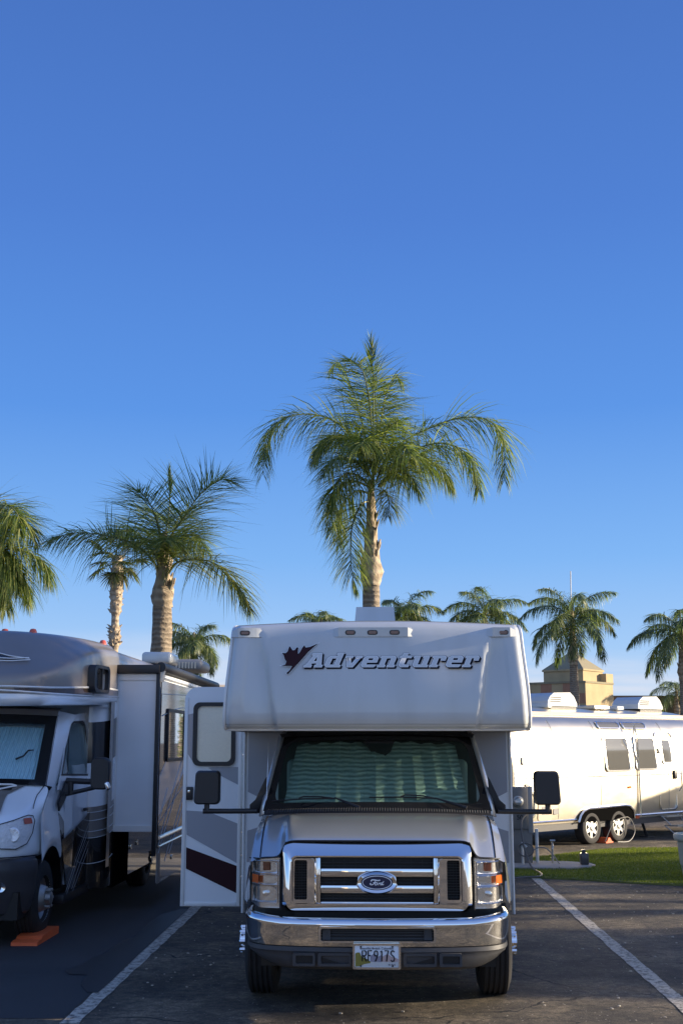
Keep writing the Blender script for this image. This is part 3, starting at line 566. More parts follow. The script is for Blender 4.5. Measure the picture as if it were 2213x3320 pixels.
b = MB(); b.box((-.88,10.86,.6),(.88,10.92,1.93)); b.build('cab_rear_wall', 'interior', rv)
for s in (-1, 1):
    b = MB(); b.box((s*.55-.24,10.62,1.0),(s*.55+.24,10.78,1.75), .05, 3); b.build('seat', 'seat', rv)
# cowl grille
b = MB(); us = [i/20 for i in range(-20, 21)]
def cowl(u, d=0): return Vector((.90*u, lerp(9.72, 9.60, 1-u*u), 1.345+.022*(1-u*u)))
b.grid([[cowl(u)+Vector((0,-.03,-.018)) for u in us], [cowl(u)+Vector((0,0,.008)) for u in us], [wsn(u, -.01, .006) for u in us]]); cw = b.build('cowl', 'black', rv)
b = MB()
for i in range(-43, 44):
    u = i/44.5; p = cowl(u); q = wsn(u, -.01, .008); b.tube([p+Vector((0,-.01,-.002)), p+Vector((0,.012,.016)), q], .0058, 4)
b.build('cowl_louvres', 'bumperplastic', cw, smooth=0)
# wipers
def wiper(piv, mid, a0, a1):
    b = MB(); b.tube([piv, lerp(Vector(piv), Vector(mid), .45), mid], [.016,.012,.006], 6); w = b.build('wiper', 'black', rv)
    b = MB(); b.tube([a0, lerp(Vector(a0), Vector(a1), .5)+Vector((0,-.012,.006)), a1], .006, 5); b.build('wiper_blade', 'black', w)
def WP(px, py, dy=0):      # photo point laid on the glass plane
    r = ray(px, py); A = ws(0, 0); n = Vector((0,-.70,.72)); n = (ws(1,0)-ws(-1,0)).cross(ws(0,1)-ws(0,0)).normalized()
    if n.y > 0: n = -n
    A = (ws(.5,0)+n*(.02+dy)); t = (A-_C).dot(n)/r.dot(n); return _C + r*t
wiper(WP(1165,2619), WP(1085,2586), WP(882,2597), WP(1086,2588)); wiper(WP(1512,2619), WP(1412,2588), WP(1196,2585), WP(1412,2588))
b = MB(); b.tube([WP(968,2588), WP(985,2582), WP(1040,2583), WP(1086,2589)], .006, 5); b.tube([WP(1293,2585), WP(1312,2577), WP(1370,2580), WP(1412,2589)], .006, 5); b.build('wiper_arm', 'black', rv)
# hood
HC = [0,.12,.25,.38,.50,.58,.63,.665,.69,.715,.75,.80,.85,.885,.91,.925]
def hood(x, v):     # v 0 front lip .. 1 cowl
    ax = abs(x); bulge = ss(.70, .60, ax)
    yf = lerp(8.905, 8.90, bulge) + .02*(ax/.92)**2 + .06*ss(.70, .92, ax); zf = lerp(1.095, 1.198, ss(.725, .655, ax)) - .02*(ax/.92)**2
    if ax > .655: yf += .0
    yr = cowl(ax/.9).y - .045; zr = 1.352 - .03*(ax/.92)**4 - .03*ss(.86,.925,ax)
    vv = v; y = lerp(yf, yr, vv)
    zc = lerp(1.200, zr, v**.72) + .012*sin(pi*v)
    zo = lerp(zf, zr, 1-(1-v)**2.6)
    z = lerp(zo, zc, bulge) - .035*ss(.84,.925,ax)*(1-v)
    z += .018*ss(.74,.66,ax)*sin(pi*min(1,v*1.05))
    return Vector((x*lerp(1.0, .985, v), y, z))
hx = sorted(set([-c for c in HC] + HC)); vv = [0,.015,.04,.08,.13,.2,.3,.42,.55,.68,.8,.9,1]
b = MB(); b.grid([[hood(x, v) for x in hx] for v in vv]); b.build('hood', 'silver', rv, smooth=60, sub=1)
b = MB()   # dark seam: hood front gap
b.tube([hood(x, 0)+Vector((0,.006,-.006)) for x in hx[1:-1]], .006, 6); b.build('hood_gap', 'grillemesh', rv)
for s in (-1, 1):     # hood to fender seam and fender panel
    b = MB(); b.tube([hood(s*lerp(.855,.875,v), v)+Vector((0,0,.001)) for v in vv], .0045, 5); b.build('hood_seam', 'grillemesh', rv)
    b = MB(); cols = [Vector((s*x, y, z)) for x, y, z in ((.925,8.99,1.03),(.93,9.1,1.10),(.925,9.4,1.24),(.915,9.65,1.30),(.905,9.80,1.33),(.93,10.0,1.335),(.945,10.85,1.34))]
    mid = [Vector((s*x, y, z)) for x, y, z in ((.94,9.02,.9),(.965,9.12,.95),(.985,9.4,1.02),(.985,9.65,1.05),(.98,9.85,1.05),(.98,10.0,1.05),(.985,10.85,1.05))]
    low = [Vector((s*x, y, z)) for x, y, z in ((.945,9.04,.73),(.975,9.14,.74),(1.0,9.32,.80),(1.005,9.62,.86),(1.0,9.95,.80),(.99,10.1,.55),(.985,10.85,.50))]
    top = [hood(s*.925, v) for v in (0,.15,.45,.8,1)] + [Vector((s*.93,10.0,1.36)), Vector((s*.94,10.85,1.38))]
    b.grid([top, cols, mid, low]); b.build('fender', 'silver', rv, sub=1)
    b = MB(); b.grid([[Vector((s*.945,9.95,1.36)), Vector((s*.94,10.85,1.36))], [Vector((s*.875,10.28,1.76)), Vector((s*.90,10.85,1.76))], [Vector((s*.84,10.46,1.94)), Vector((s*.86,10.85,1.95))]]); b.build('side_window', 'wsglass', rv)
b = MB(); b.box((-.90,9.05,.55),(.90,9.6,.95)); b.box((-.6,8.95,.45),(.6,9.2,1.05)); b.box((-.85,9.1,.30),(.85,10.8,.5)); b.build('engine_bay', 'grillemesh', rv)
# grille surround (chrome)
def gy(x, z): return 8.835 + .07*ss(1.085, 1.20, z) + .03*(x/.68)**2
def gy2(x, z): return 8.80 + .028*(x/.68)**2
gs = MB(); gs.grid([rrect(-.685,.675,.705,1.196,.075,lambda x,z: gy(x,z)+.05), rrect(-.684,.674,.707,1.197,.075,gy), rrect(-.655,.645,.722,1.165,.06,lambda x,z: gy(x,z)-.012-.02*ss(1.1,1.0,z)), rrect(-.625,.615,.755,1.098,.045,gy2), rrect(-.610,.600,.768,1.088,.035,gy2), rrect(-.603,.593,.775,1.080,.03,lambda x,z: gy2(x,z)+.05)], close=True)
grl = gs.build('grille', 'chrome', rv, smooth=35)
b = MB(); b.box((-.605,8.885,.772),(.595,8.90,1.084)); b.build('grille_back', 'grillemesh', grl)
def bar(x0, x1, z0, z1, y=8.805, d=.05, bev=.006):
    b = MB(); b.box((x0, y, z0), (x1, y+d, z1), bev); return b
for z0, z1 in ((.955,1.012),(.843,.897),(.770,.785)): bar(-.405,.395,z0,z1,8.80).build('grille_bar', 'chrome', grl)
for s, a in ((-1,-.002),(1,-.008)):
    bar(*sorted((a+s*.405,a+s*.425)),.770,1.085,8.80).build('grille_divider', 'chrome', grl)
    b = MB(); x0, x1 = a+s*.425, a+s*.50; b.grid([[(x0,8.812,.772),(x0,8.812,1.082)],[(a+s*.445,8.79,.772),(a+s*.445,8.79,1.082)],[(x1,8.80,.772),(x1,8.80,1.082)],[(x1,8.86,.772),(x1,8.86,1.082)]]); b.build('grille_column', 'chrome', grl, smooth=30)
    o_ = sorted((a+s*.452, a+s*.60)); i_ = sorted((a+s*.50, a+s*.590)); ringframe('vent_frame', 'chrome', grl, (*o_,.776,1.082), (*i_,.800,1.070), 8.79, 8.84, .02, .012)
    b = MB()
    for k in range(14): b.box((i_[0],8.845,.81+k*.0185),(i_[1],8.86,.8135+k*.0185))
    for k in range(4): b.box((i_[0]+.02*k+.008,8.843,.80),(i_[0]+.02*k+.011,8.855,1.07))
    b.build('vent_mesh', 'black', grl, smooth=0)
b = MB()
for z0 in (.905,.930,1.022,1.045,.797,.82): b.box((-.405,8.85,z0),(.395,8.865,z0+.0035))
for k in range(9):
    x = -.32+.08*k; b.box((x,8.848,.785),(x+.003,8.86,1.07))
b.build('grille_slats', 'black', grl, smooth=0)
def ell(rx, rz, cx, cz, y, n=40): return [Vector((cx+rx*cos(2*pi*k/n), y, cz+rz*sin(2*pi*k/n))) for k in range(n)]
EX, EZ = -.005, .918
b = MB(); b.grid([ell(.150,.080,EX,EZ,8.82), ell(.150,.080,EX,EZ,8.79), ell(.138,.070,EX,EZ,8.775), ell(.118,.056,EX,EZ,8.785), ell(.112,.051,EX,EZ,8.788)], close=True); em = b.build('emblem', 'chrome', grl, smooth=60)
b = MB(); b.bm.faces.new([b.bm.verts.new(p) for p in ell(.113,.052,EX,EZ,8.786)]); b.build('emblem_field', 'blue', em)
b = MB(); e1 = ell(.102,.0445,EX,EZ,8.7845); b.tube(e1+[e1[0]], .0028, 5); b.build('emblem_line', 'letterlight', em)
def EP(x, y): return (EX + (x-740)*.000290, 8.783, EZ + (672-y)*.000265)
b = MB()
for st, r in (([(605,640),(600,618),(630,602),(690,606),(760,618),(820,608)], .0042), ([(705,622),(690,660),(660,700),(620,728),(580,722),(572,700),(600,688)], .0030), ([(645,672),(680,668),(700,655)], .0022),
   ([(735,668),(700,680),(690,715),(705,735),(730,725),(745,695),(735,672),(750,680)], .0030), ([(768,738),(782,690),(775,680),(800,690),(820,676)], .0028), ([(862,678),(835,684),(822,712),(835,730),(858,716),(880,670),(908,640)], .0030), ([(880,670),(868,715),(878,730),(905,712)], .0026)):
    b.tube(crv([EP(*p) for p in st], 4), r, 5)
b.build('emblem_script', 'letterlight', em)
# headlights
for s in (-1, 1):
    cxx = -.005
    def hy(x, z): ax = abs(x-cxx); return 8.87 + .02*ss(.7,.8,ax) + .16*ss(.80,.95,ax)**1.3
    def hp(ax, z, d=0): x = cxx+s*ax; return Vector((x, hy(x, z)+d, z))
    ax_ = [.700,.72,.76,.80,.84,.87,.90,.92,.935]
    b = MB(); zt = lambda ax: 1.075-.02*(ax-.7)/.22; zb = lambda ax: .725+.03*ss(.85,.94,ax)
    b.grid([[hp(a, lerp(zb(a), zt(a), k/6), .05) for a in ax_] for k in range(7)]); hl = b.build('headlight', 'chromed', rv)
    b = MB()
    b.grid([[hp(a, lerp(zb(a), zt(a), k/6), -.004) for a in ax_] for k in range(7)]); b.build('lens', 'clear', hl)
    for z0, z1, nm, mt, a0, a1 in ((.965,1.05,'turn_reflector','refl',.715,.91),(.885,.955,'side_reflector','refl',.715,.905),(.765,.878,'main_reflector','flute',.715,.91)):
        aa = [lerp(a0, a1, i/8) for i in range(9)]; b = MB()
        b.grid([[hp(a, lerp(z0, z1, k/6), .045 - .0*a) + Vector((0, .035*(1-((k/6-.5)*2)**2)*(1-((a-(a0+a1)/2)/(a1-a0)*2)**2), 0)) for a in aa] for k in range(7)]); b.build(nm, mt, hl)
        b = MB()
        for zq in (z0, z1): b.tube([hp(a, zq, .012) for a in aa], .0045, 5)
        for a in (a0, a1): b.tube([hp(a, z0, .012), hp(a, z1, .012)], .004, 5)
        b.build('bezel', 'chrome', hl)
    b = MB(); b.grid([[hp(a, z, .035) for a in (.775,.79,.81,.825)] for z in (.985,1.0,1.03,1.045)]); b.build('turn_lamp', 'amberdark', hl)
    b = MB(); b.grid([[hp(a, z, .004) for a in (.858,.875,.895,.91)] for z in (.895,.92,.953)]); b.build('corner_lamp', 'amber', hl)
    b = MB(); c = hp(.81, .825, .03); b.lathe([(.001,-.02),(.016,-.018),(.018,.0),(.018,.03)], c, 'Y', 16); b.build('bulb_cap', 'chromed', hl)
    b = MB(); b.tube([hp(.694, 1.08, .012), hp(.694, .72, .012)], .0065, 6); b.tube([hp(a, zt(a)+.008, .01) for a in ax_], .005, 6); b.build('headlight_gap', 'grillemesh', hl)
# bumper
BP = [Vector(p) for p in ((0,8.625),(.2,8.63),(.38,8.642),(.41,8.645),(.55,8.66),(.68,8.685),(.78,8.72),(.86,8.775),(.91,8.84),(.94,8.92),(.955,9.02),(.96,9.2))]
def path(off):
    out = []
    for i, p in enumerate(BP):
        t = (BP[min(i+1, len(BP)-1)]-BP[max(i-1, 0)]).normalized(); out.append(p + Vector((-t.y, t.x))*off)   # inward
    return [Vector((-q.x-.006, q.y)) for q in out[::-1]] + [Vector((q.x-.006, q.y)) for q in out[1:]]
def brow(off, z, dz=None): return [Vector((q.x, q.y, z + (dz(abs(q.x)) if dz else 0))) for q in path(off)]
up_ = lambda ax: .022*ss(.6, .96, ax)
rows = [brow(.14,.668,up_), brow(.07,.688,up_), brow(.045,.69,up_), brow(.018,.680,up_), brow(.004,.664,up_), brow(.0,.648,up_), brow(.004,.632,up_), brow(.010,.585), brow(.014,.542), brow(.024,.505), brow(.05,.498)]
b = MB(); n = len(rows[0]); mid = (n-1)//2
b.grid(rows, skip=lambda i, j: i in (6,7) and mid-3 <= j < mid+3); bm_ = b.build('bumper', 'chrome', rv, smooth=50)
ringframe('slot_rim', 'chrome', bm_, (-.412,.402,.534,.640), (-.396,.386,.545,.628), 8.632, 8.70, .02, .014)
b = MB(); b.box((-.41,8.70,.53),(.40,8.71,.645)); b.build('slot_back', 'grillemesh', bm_)
b = MB()
for z in (.555,.575,.592,.607,.620): b.box((-.40,8.685,z),(.39,8.695,z+.005))
b.box((-.385,8.67,.548),(-.33,8.69,.625)); b.box((.32,8.67,.548),(.375,8.69,.625)); b.build('slot_slats', 'bumperplastic', bm_, smooth=0)
dn = lambda ax: .085*ss(.62, .96, ax)
b = MB(); b.grid([brow(.05,.500), brow(.022,.498), brow(.018,.47), brow(.03,.455), brow(.03,.43,lambda a:.02*ss(.6,.96,a)), brow(.045,.365,dn), brow(.075,.345,dn), brow(.13,.35,dn)]); va = b.build('valance', 'bumperplastic', rv)
for s in (-1, 1):
    for a0, a1 in ((.43,.585),(.18,.41)):
        x0, x1 = sorted((s*a0-.006, s*a1-.006)); fr = ringframe('valance_pocket', 'bumperplastic', va, (x0,x1,.375,.462), (x0+.022,x1-.015,.392,.445), 8.652, 8.70, .012, .008)
        b = MB(); b.box((x0+.02,8.672,.388),(x1-.012,8.68,.448)); b.build('pocket_dark', 'grillemesh', fr)
# licence plate
px0, px1, pz0, pz1 = -.168, .150, .372, .530
b = MB(); b.box((px0+.004,8.608,pz0+.004),(px1-.004,8.612,pz1-.004)); plate = b.build('licence_plate', pm('plate_sky', (.80,.86,.92), .3), rv, smooth=0)
M['mtn'] = pm('plate_mountain', (.30,.29,.36), .35); M['mtn2'] = pm('plate_peak', (.52,.40,.38), .35); M['shore'] = pm('plate_shore', (.22,.20,.04), .35); M['water'] = pm('plate_water', (.55,.56,.55), .35)
cX, cZ = -.009, .451
def pl(pts): return [(cX + (x-770)*.000345, cZ + (950-y)*.000345) for x, y in pts]
for k, (nm, mt, pts) in enumerate((('plate_mountain','mtn',[(640,940),(720,900),(790,960),(860,930),(940,990),(940,1060),(640,1060)]), ('plate_peak','mtn2',[(860,980),(930,925),(990,910),(1060,960),(1140,980),(1200,1000),(1200,1060),(860,1060)]),
      ('plate_water','water',[(345,1055),(1205,1055),(1205,1160),(345,1160)]), ('plate_shore','shore',[(345,900),(375,880),(430,880),(470,960),(560,1000),(650,1050),(640,1080),(520,1100),(430,1140),(345,1150)]))):
    decal(nm, mt, pl(pts), 8.6078-.0006*k, plate, .0005)
fr = ringframe('plate_frame', 'chrome', plate, (px0-.006,px1+.006,pz0-.006,pz1+.006), (px0+.008,px1-.008,pz0+.008,pz1-.008), 8.600, 8.613, .012, .008)
PM = lambda u, v, w: (u, 8.6045-w, v)
text('plate_slogan', 'Beautiful British Columbia', .0215, 'letterdark', lambda u,v,w: PM(u+cX, v+.496, w), plate, thick=.0004, sx=1.02)
text('plate_corner_text', 'BC Parks', .013, 'maroon', lambda u,v,w: PM(u+.095, v+.392, w), plate, thick=.0004)
GP = {'R': [[(0,0),(0,10),(3.2,10),(4.8,9),(4.8,6.4),(3.2,5.2),(0,5.2)],[(2.2,5.2),(5,0)]], 'F': [[(0,0),(0,10),(4.6,10)],[(0,5.5),(3,5.5)]], '9': [[(4.6,7),(3.8,5.3),(1.2,5.3),(.2,7),(.6,9.2),(2.4,10),(4.2,9.2),(4.7,7),(3.6,3.5),(1.4,0)]],
 '1': [[(.8,8.8),(2.2,10),(2.2,0)]], '7': [[(0,10),(4.6,10),(2.8,5),(2.3,0)]], 'S': [[(4.6,8.8),(3,10),(1.2,9.8),(.2,8.2),(.8,6.4),(3.8,4.4),(4.8,2.4),(3.8,.4),(1.4,0),(.1,1.4)]]}
b = MB(); u = -.108
for ch in 'RF917S':
    for st in GP[ch]: b.tube([(u+x*.0054+0, 8.6035, .418+y*.0070) for x, y in st], .0042, 5, flat=1)
    u += .0405 if ch != '1' else .033
b.build('plate_number', 'letterdark', plate, smooth=0)
for x in (px0+.05, px1-.05):
    b = MB(); b.lathe([(.001,-.004),(.006,-.003),(.006,.0)], (x, 8.604, pz1-.016), 'Y', 10); b.lathe([(.001,-.004),(.006,-.003),(.006,.0)], (x, 8.604, pz0+.016), 'Y', 10); b.build('plate_bolt', 'black', plate)
# front wheels
for s in (-1, 1):
    c = (s*.885, 9.72, .385); wh = tyre(rv, c, .385, .225, s); wh['kind_note'] = ''; del wh['kind_note']
    duallyhub(wh, (s*.90, 9.72, .385), .385, s, 'chrome')
b = MB(); b.tube([(-.7,9.72,.35),(.7,9.72,.35)], .06, 8); b.tube([(-.45,9.55,.30),(-.5,9.72,.28)], .03, 8); b.build('front_axle', 'black', rv)
# mirrors
for s in (-1, 1):
    cx = s*1.375 - .005; cz = 1.535
    b = MB(); w, h = .105, .135
    rings = []
    for d, k in ((.0,.80),(-.0,.90),(.02,.985),(.05,1.0),(.10,.99),(.125,.95)):
        rings.append([Vector((p.x*(1 - .10*ss(-.1, .14, p.z)*(1 if p.x*s > 0 else 0)), 9.83+d, p.z)) + Vector((cx, 0, cz)) for p in rrect(-w*k, w*k, -h*k, h*k, .035*k, 0)])
    vs = b.grid(rings, close=True); b.bm.faces.new(vs[0]); b.bm.faces.new(vs[-1]); mi = b.build('mirror', 'black', rv, smooth=55)
    b = MB(); b.prism([(cx+p, 9.957, cz+q) for p, q in rr2(-.09,.09,-.12,.12,.03)], (0,.003,0)); b.build('mirror_glass', 'mirrorglass', mi)
    b = MB(); xi = s*1.0
    b.tube([(cx, 9.88, cz-.12), (cx, 9.88, 1.352), (cx-s*.012, 9.88, 1.346)], .022, 10); b.tube([(cx+s*.03, 9.88, 1.348), (lerp(cx, xi, .5), 9.88, 1.348), (xi-s*.03, 9.88, 1.35)], .021, 10)
    b.prism([(s*1.03,9.86,1.33),(s*1.03,9.86,1.40),(s*.985,9.87,1.44),(s*.95,9.90,1.52),(s*.915,9.93,1.60),(s*.90,9.93,1.62),(s*.925,9.93,1.33)], (0,.05,0)); b.build('mirror_arm', 'black', mi, smooth=40)
# antenna, small lamp on the left fender side
b = MB(); p0 = atY(862,2640,9.85); p1 = atY(871,2405,10.0); b.tube([p0, lerp(p0, p1, .15)], .006, 6); b.tube([p0, p1], .0022, 5); b.build('antenna', 'chromed', rv)

# ============================================================ LEFT MOTORHOME (taupe cab-over)
LX = -4.25
lv = thing('motorhome', 'taupe and white motorhome with dark swooshes and its slide-out extended, cropped by the left edge', 'motorhome', (LX, 15.5, 0))
BX = -3.08; LW = 1.17
# house
b = MB(); xo = LW; prof = [(-xo,.50),(-xo,2.82),(-xo+.03,2.92),(-xo+.12,2.99),(-xo+.4,3.03),(0,3.06),(xo-.4,3.03),(xo-.12,2.99),(xo-.03,2.92),(xo,2.82),(xo,.50)]
b.grid([[(LX+p, y, q) for p, q in prof] for y in (13.9, 14.2, 16, 18, 20.2)]); b.bm.faces.new([b.bm.verts.new((LX+p, 20.2, q)) for p, q in prof]); lh = b.build('house_body', 'taupe', lv, smooth=50)
# forward house wall section beside the cab (rounded), from cab door to slide
b = MB(); b.box((LX-1.1,13.86,.32),(-3.20,13.88,2.34)); b.build('cab_rear_panel', 'vanwhite', lv, smooth=0)
HWP = crv([(-3.31,13.79,0),(-3.21,13.83,0),(-3.13,13.92,0),(-3.085,14.05,0),(BX+.004,14.20,0)], 8)
def hwall(t): return lerp(HWP[min(int(t*32),31)], HWP[min(int(t*32),31)+1], t*32-min(int(t*32),31))
def hwall_old(t):   # t 0..1 from cab door rear edge to slide, plan curve
    return Vector((lerp(-3.27, BX, ss(0,.75,t)), lerp(13.55, 14.22, t), 0))
def hw_strip(z0, z1, mat, name, d=.0, par=None, zf=None):
    b = MB(); rows = []
    for k in range(4):
        rows.append([hwall(t/10)+Vector((d, -d, lerp(z0, z1, k/3) if not zf else lerp(zf(t/10, 0), zf(t/10, 1), k/3))) for t in range(11)])
    b.grid(rows); return b.build(name, mat, par or lv, smooth=60)
hwl = hw_strip(.30, 2.36, 'vanwhite', 'cab_side_wall')
hw_strip(0,0,'darkpaint','dark_window_band', .003, hwl, lambda t,k: (lerp(1.66,1.74,t*t) if k==0 else lerp(2.12,2.19,t*t)))
hw_strip(0,0,'taupe','bronze_band', .003, hwl, lambda t,k: (lerp(.84,.90,t*t) if k==0 else lerp(1.17,1.25,t*t)))
hw_strip(0,0,'darkpaint','lower_band', .003, hwl, lambda t,k: (.28 if k==0 else lerp(.84,.90,t*t)))
for z in (.83,.90,1.02,1.11,.55): 
    b = MB(); b.tube([hwall(t/12)+Vector((.006,-.006,z+.08*(t/12)**2)) for t in range(13)], .0045, 5); b.build('pinstripe', 'letter', hwl)
# cab-over nose: swept surface
plan = [(0,11.80),(.35,11.82),(.62,11.92),(.82,12.10),(.97,12.36),(1.07,12.68),(1.13,13.05),(1.16,13.45),(LW,13.85),(LW,14.22)]
cre = [2.58,2.58,2.59,2.63,2.70,2.80,2.88,2.93,2.95,2.96]; ins = [.62,.62,.60,.55,.46,.34,.24,.16,.12,.10]
def npl(i, off):
    p = Vector(plan[i]); a, c = Vector(plan[max(i-1,0)]), Vector(plan[min(i+1,len(plan)-1)]); t = (c-a).normalized()
    if i == 0: t = Vector((1,0))
    q = p + Vector((-t.y, t.x))*off; return (max(q.x, 0) if i else 0, q.y)
NR = []
zb_ = [2.27,2.27,2.275,2.28,2.29,2.30,2.31,2.325,2.34,2.35]
for lev in range(12):
    row = []
    for i in range(len(plan)):
        c = cre[i]; zb = zb_[i]
        if lev == 0: o, z = .06, zb-.02
        elif lev == 1: o, z = .01, zb
        elif lev == 2: o, z = -.02, zb+.05
        elif lev == 3: o, z = -.005, zb+.10
        elif lev == 4: o, z = -.01, lerp(zb+.1, c, .45)
        elif lev == 5: o, z = -.005, c-.05
        elif lev == 6: o, z = .05 if i < 5 else .02, c+.0
        elif lev == 7: o, z = lerp(.05, ins[i], .35), lerp(c, 3.03, .35)
        elif lev == 8: o, z = lerp(.05, ins[i], .70), lerp(c, 3.03, .72)
        elif lev == 9: o, z = ins[i], 3.03
        elif lev == 10: o, z = ins[i]+.08, 3.06
        else: o, z = ins[i]+.3, 3.075
        x, y = npl(i, o); row.append((x, y, z))
    NR.append(row)
def fullrow(r): return [Vector((LX-x, y, z)) for x, y, z in r[::-1]] + [Vector((LX+x, y, z)) for x, y, z in r[1:]]
b = MB(); b.grid([fullrow(r) for r in NR[:4]]); lip = b.build('cabover_lip', 'vanwhite', lv, sub=2)
b = MB(); b.grid([fullrow(r) for r in NR[3:]] + [[Vector((LX+(-1 if k < 9 else 1)*0 + (k-9)/9*.9, 14.2, 3.08)) for k in range(19)]]); ln = b.build('cabover', 'taupe', lv, sub=2, smooth=80)
b = MB(); b.quad([(LX-1.1,12.2,2.26),(LX+1.1,12.2,2.26),(LX+1.15,14.2,2.30),(LX-1.15,14.2,2.30)]); b.build('cabover_underside', 'vanwhite', lv)
def noserail(pts, r, mat, nm, d=.004):      # line across lower band: (t along plan 0..9, z)
    b = MB(); out = []
    for t, z in pts:
        i = min(int(t), 8); f = t-i; a = Vector(npl(i, -.012-d)); c = Vector(npl(i+1, -.012-d)); p = lerp(a, c, f); out.append(Vector((LX+p.x, p.y, z)))
    b.tube(out, r, 5); b.build(nm, mat, ln)
noserail([(k/2, 2.445-.0*k+.055*ss(3,7.5,k/2)) for k in range(0, 19)], .010, 'trim', 'pinstripe')
noserail([(k/2, 2.385+.03*(1-ss(0,4,k/2))+.035*ss(5,9,k/2)) for k in range(0, 19)], .010, 'trim', 'pinstripe')
# darker band between the two stripes
b = MB(); rws = []
for zf in (lambda t: 2.385+.035*ss(5,9,t)+.03*(1-ss(0,4,t)), lambda t: 2.44+.055*ss(3,7.5,t)):
    rw = []
    for k in range(0, 37):
        t = k/4; i = min(int(t), 8); f = t-i; p = lerp(Vector(npl(i,-.014)), Vector(npl(i+1,-.014)), f); rw.append((LX+p.x, p.y, zf(t)))
    rws.append(rw)
b.grid(rws); b.build('dark_band', 'brown', ln)
# swoosh on the sloped front (follows that slope)
def slope(t, k):
    i = min(int(t), 8); f = t-i; out = Vector((0,0,0)); lv_ = 6 + k*3; j = min(int(lv_), 8); g = lv_-j
    P = [[Vector(NR[j+a][i+c]) for c in (0,1)] for a in (0,1)]
    p = lerp(lerp(P[0][0], P[0][1], f), lerp(P[1][0], P[1][1], f), g); return Vector((LX+p.x, p.y-.012, p.z+.010))
b = MB(); us = [0, .5, 1, 1.5, 2, 2.4, 2.8]; b.grid([[slope(u, .38-.16*u/2.8*.9) for u in us], [slope(u, .66-.40*(u/2.8)**.8) for u in us]]); b.build('swoosh', 'darkpaint', ln)
for f_ in ((lambda u: .66-.40*(u/2.8)**.8), (lambda u: .36-.10*u/2.8), (lambda u: .28-.08*u/3.2)):
    b = MB(); b.tube([slope(u*1.0, f_(u))+Vector((0,-.003,.004)) for u in (0,.4,.8,1.2,1.6,2,2.4,2.8,3.0)], .006, 5); b.build('swoosh_edge', 'trim', ln)
for px, py in ((17,2050),(108,2050),(345,2058)):
    p = atY(px, py, 12.75); p.z = 3.045; p = Vector((-3.24,14.05,3.03)) if px > 300 else p; b = MB(); b.lathe([(.045,0),(.040,.03),(.028,.052),(.001,.058)], p, 'Z', 12); b.build('roof_marker', 'redlens', ln)
# side window in the cab-over, follows plan between t=4.9 and 6.6
def npt(t, z, d=.016):
    i = min(int(t), 8); f = t-i; p = lerp(Vector(npl(i,-d)), Vector(npl(i+1,-d)), f); return Vector((LX+p.x, p.y, z))
wo = [atX(*q, -3.075) for q in ((300,2162),(362,2170),(362,2255),(300,2250))]
y0, y1, z0, z1 = 12.93, 13.46, 2.43, 2.73
def xp(y): 
    for (a, ya), (c, yc) in zip(plan, plan[1:]):
        if ya <= y <= yc: return LX + lerp(a, c, (y-ya)/(yc-ya))
    return BX
def sidering(o, i, ro, ri, d0, d1, mat, nm, par):
    A = [(p, q) for p, q in rr2(*o, ro)]; B = [(p, q) for p, q in rr2(*i, ri)]; b = MB()
    b.grid([[Vector((xp(p)+d0, p, q)) for p, q in A], [Vector((xp(p)+d1, p, q)) for p, q in A], [Vector((xp(p)+d1, p, q)) for p, q in B], [Vector((xp(p)+d0, p, q)) for p, q in B]], close=True); return b.build(nm, mat, par, smooth=50)
sw = sidering((y0,y1,z0,z1), (y0+.06,y1-.06,z0+.035,z1-.035), .08, .05, .0, .085, 'black', 'cabover_window', ln)
b = MB(); B = rr2(y0+.06,y1-.06,z0+.035,z1-.035,.05); b.bm.faces.new([b.bm.verts.new((xp(p)+.062, p, q)) for p, q in B]); b.build('pane', 'darkglass', sw)
b = MB(); b.box((xp(13.2)+.055, 13.19, z0+.02), (xp(13.2)+.078, 13.215, z1-.02)); b.build('window_bar', 'black', sw)
# slide-out
SX = -2.57
b = MB(); b.box((BX-.02,14.2,.87),(SX,18.6,2.70), .006); sl_ = b.build('slide_out', 'wall', lv, smooth=0)
b = MB(); b.box((BX+.005,14.185,.875),(SX-.04,14.197,.94)); b.box((BX+.005,14.185,2.62),(SX-.04,14.197,2.69)); b.box((BX+.002,14.19,.94),(BX+.03,14.197,2.62)); b.build('slide_flange', 'trim', sl_)
b = MB(); b.box((SX-.042,14.16,.60),(SX+.004,14.199,2.80), .004); b.build('slide_seal', 'black', sl_)
b = MB(); b.box((BX-.05,14.12,2.70),(SX+.0,14.30,2.80), .01); b.build('topper_end', 'black', sl_)
b = MB(); b.box((BX,14.3,2.71),(SX,18.6,2.73)); b.build('topper_fabric', 'black', sl_)
b = MB(); b.tube([(SX+.01,14.15,2.775),(SX+.01,19.1,2.775)], .058, 14); b.build('awning_roller', 'black', sl_)
b = MB(); b.prism([(SX+.0,14.2,2.60),(SX+.0,14.2,2.78),(SX+.05,14.22,2.74),(SX+.03,14.22,2.60)], (0,.05,0)); b.box((SX,14.3,2.64),(SX+.015,18.55,2.66)); b.build('awning_bracket', 'steel', sl_)
xs_ = SX+.004
def sidepoly(nm, mat, pts, par, d=.003, x=None):
    x = xs_ if x is None else x; b = MB(); b.prism([(x, y, z) for y, z in pts], (d, 0, 0)); return b.build(nm, mat, par, smooth=0)
sidepoly('slide_side', 'brown', [(14.24,.28),(16.05,.28),(16.05,.80),(18.6,.80),(18.6,2.62),(14.24,2.62)], sl_, .01)
sidepoly('lower_graphic', 'darkpaint', [(14.42,.285),(16.04,.285),(16.04,.62),(14.42,.62)], sl_, .004, xs_+.011)
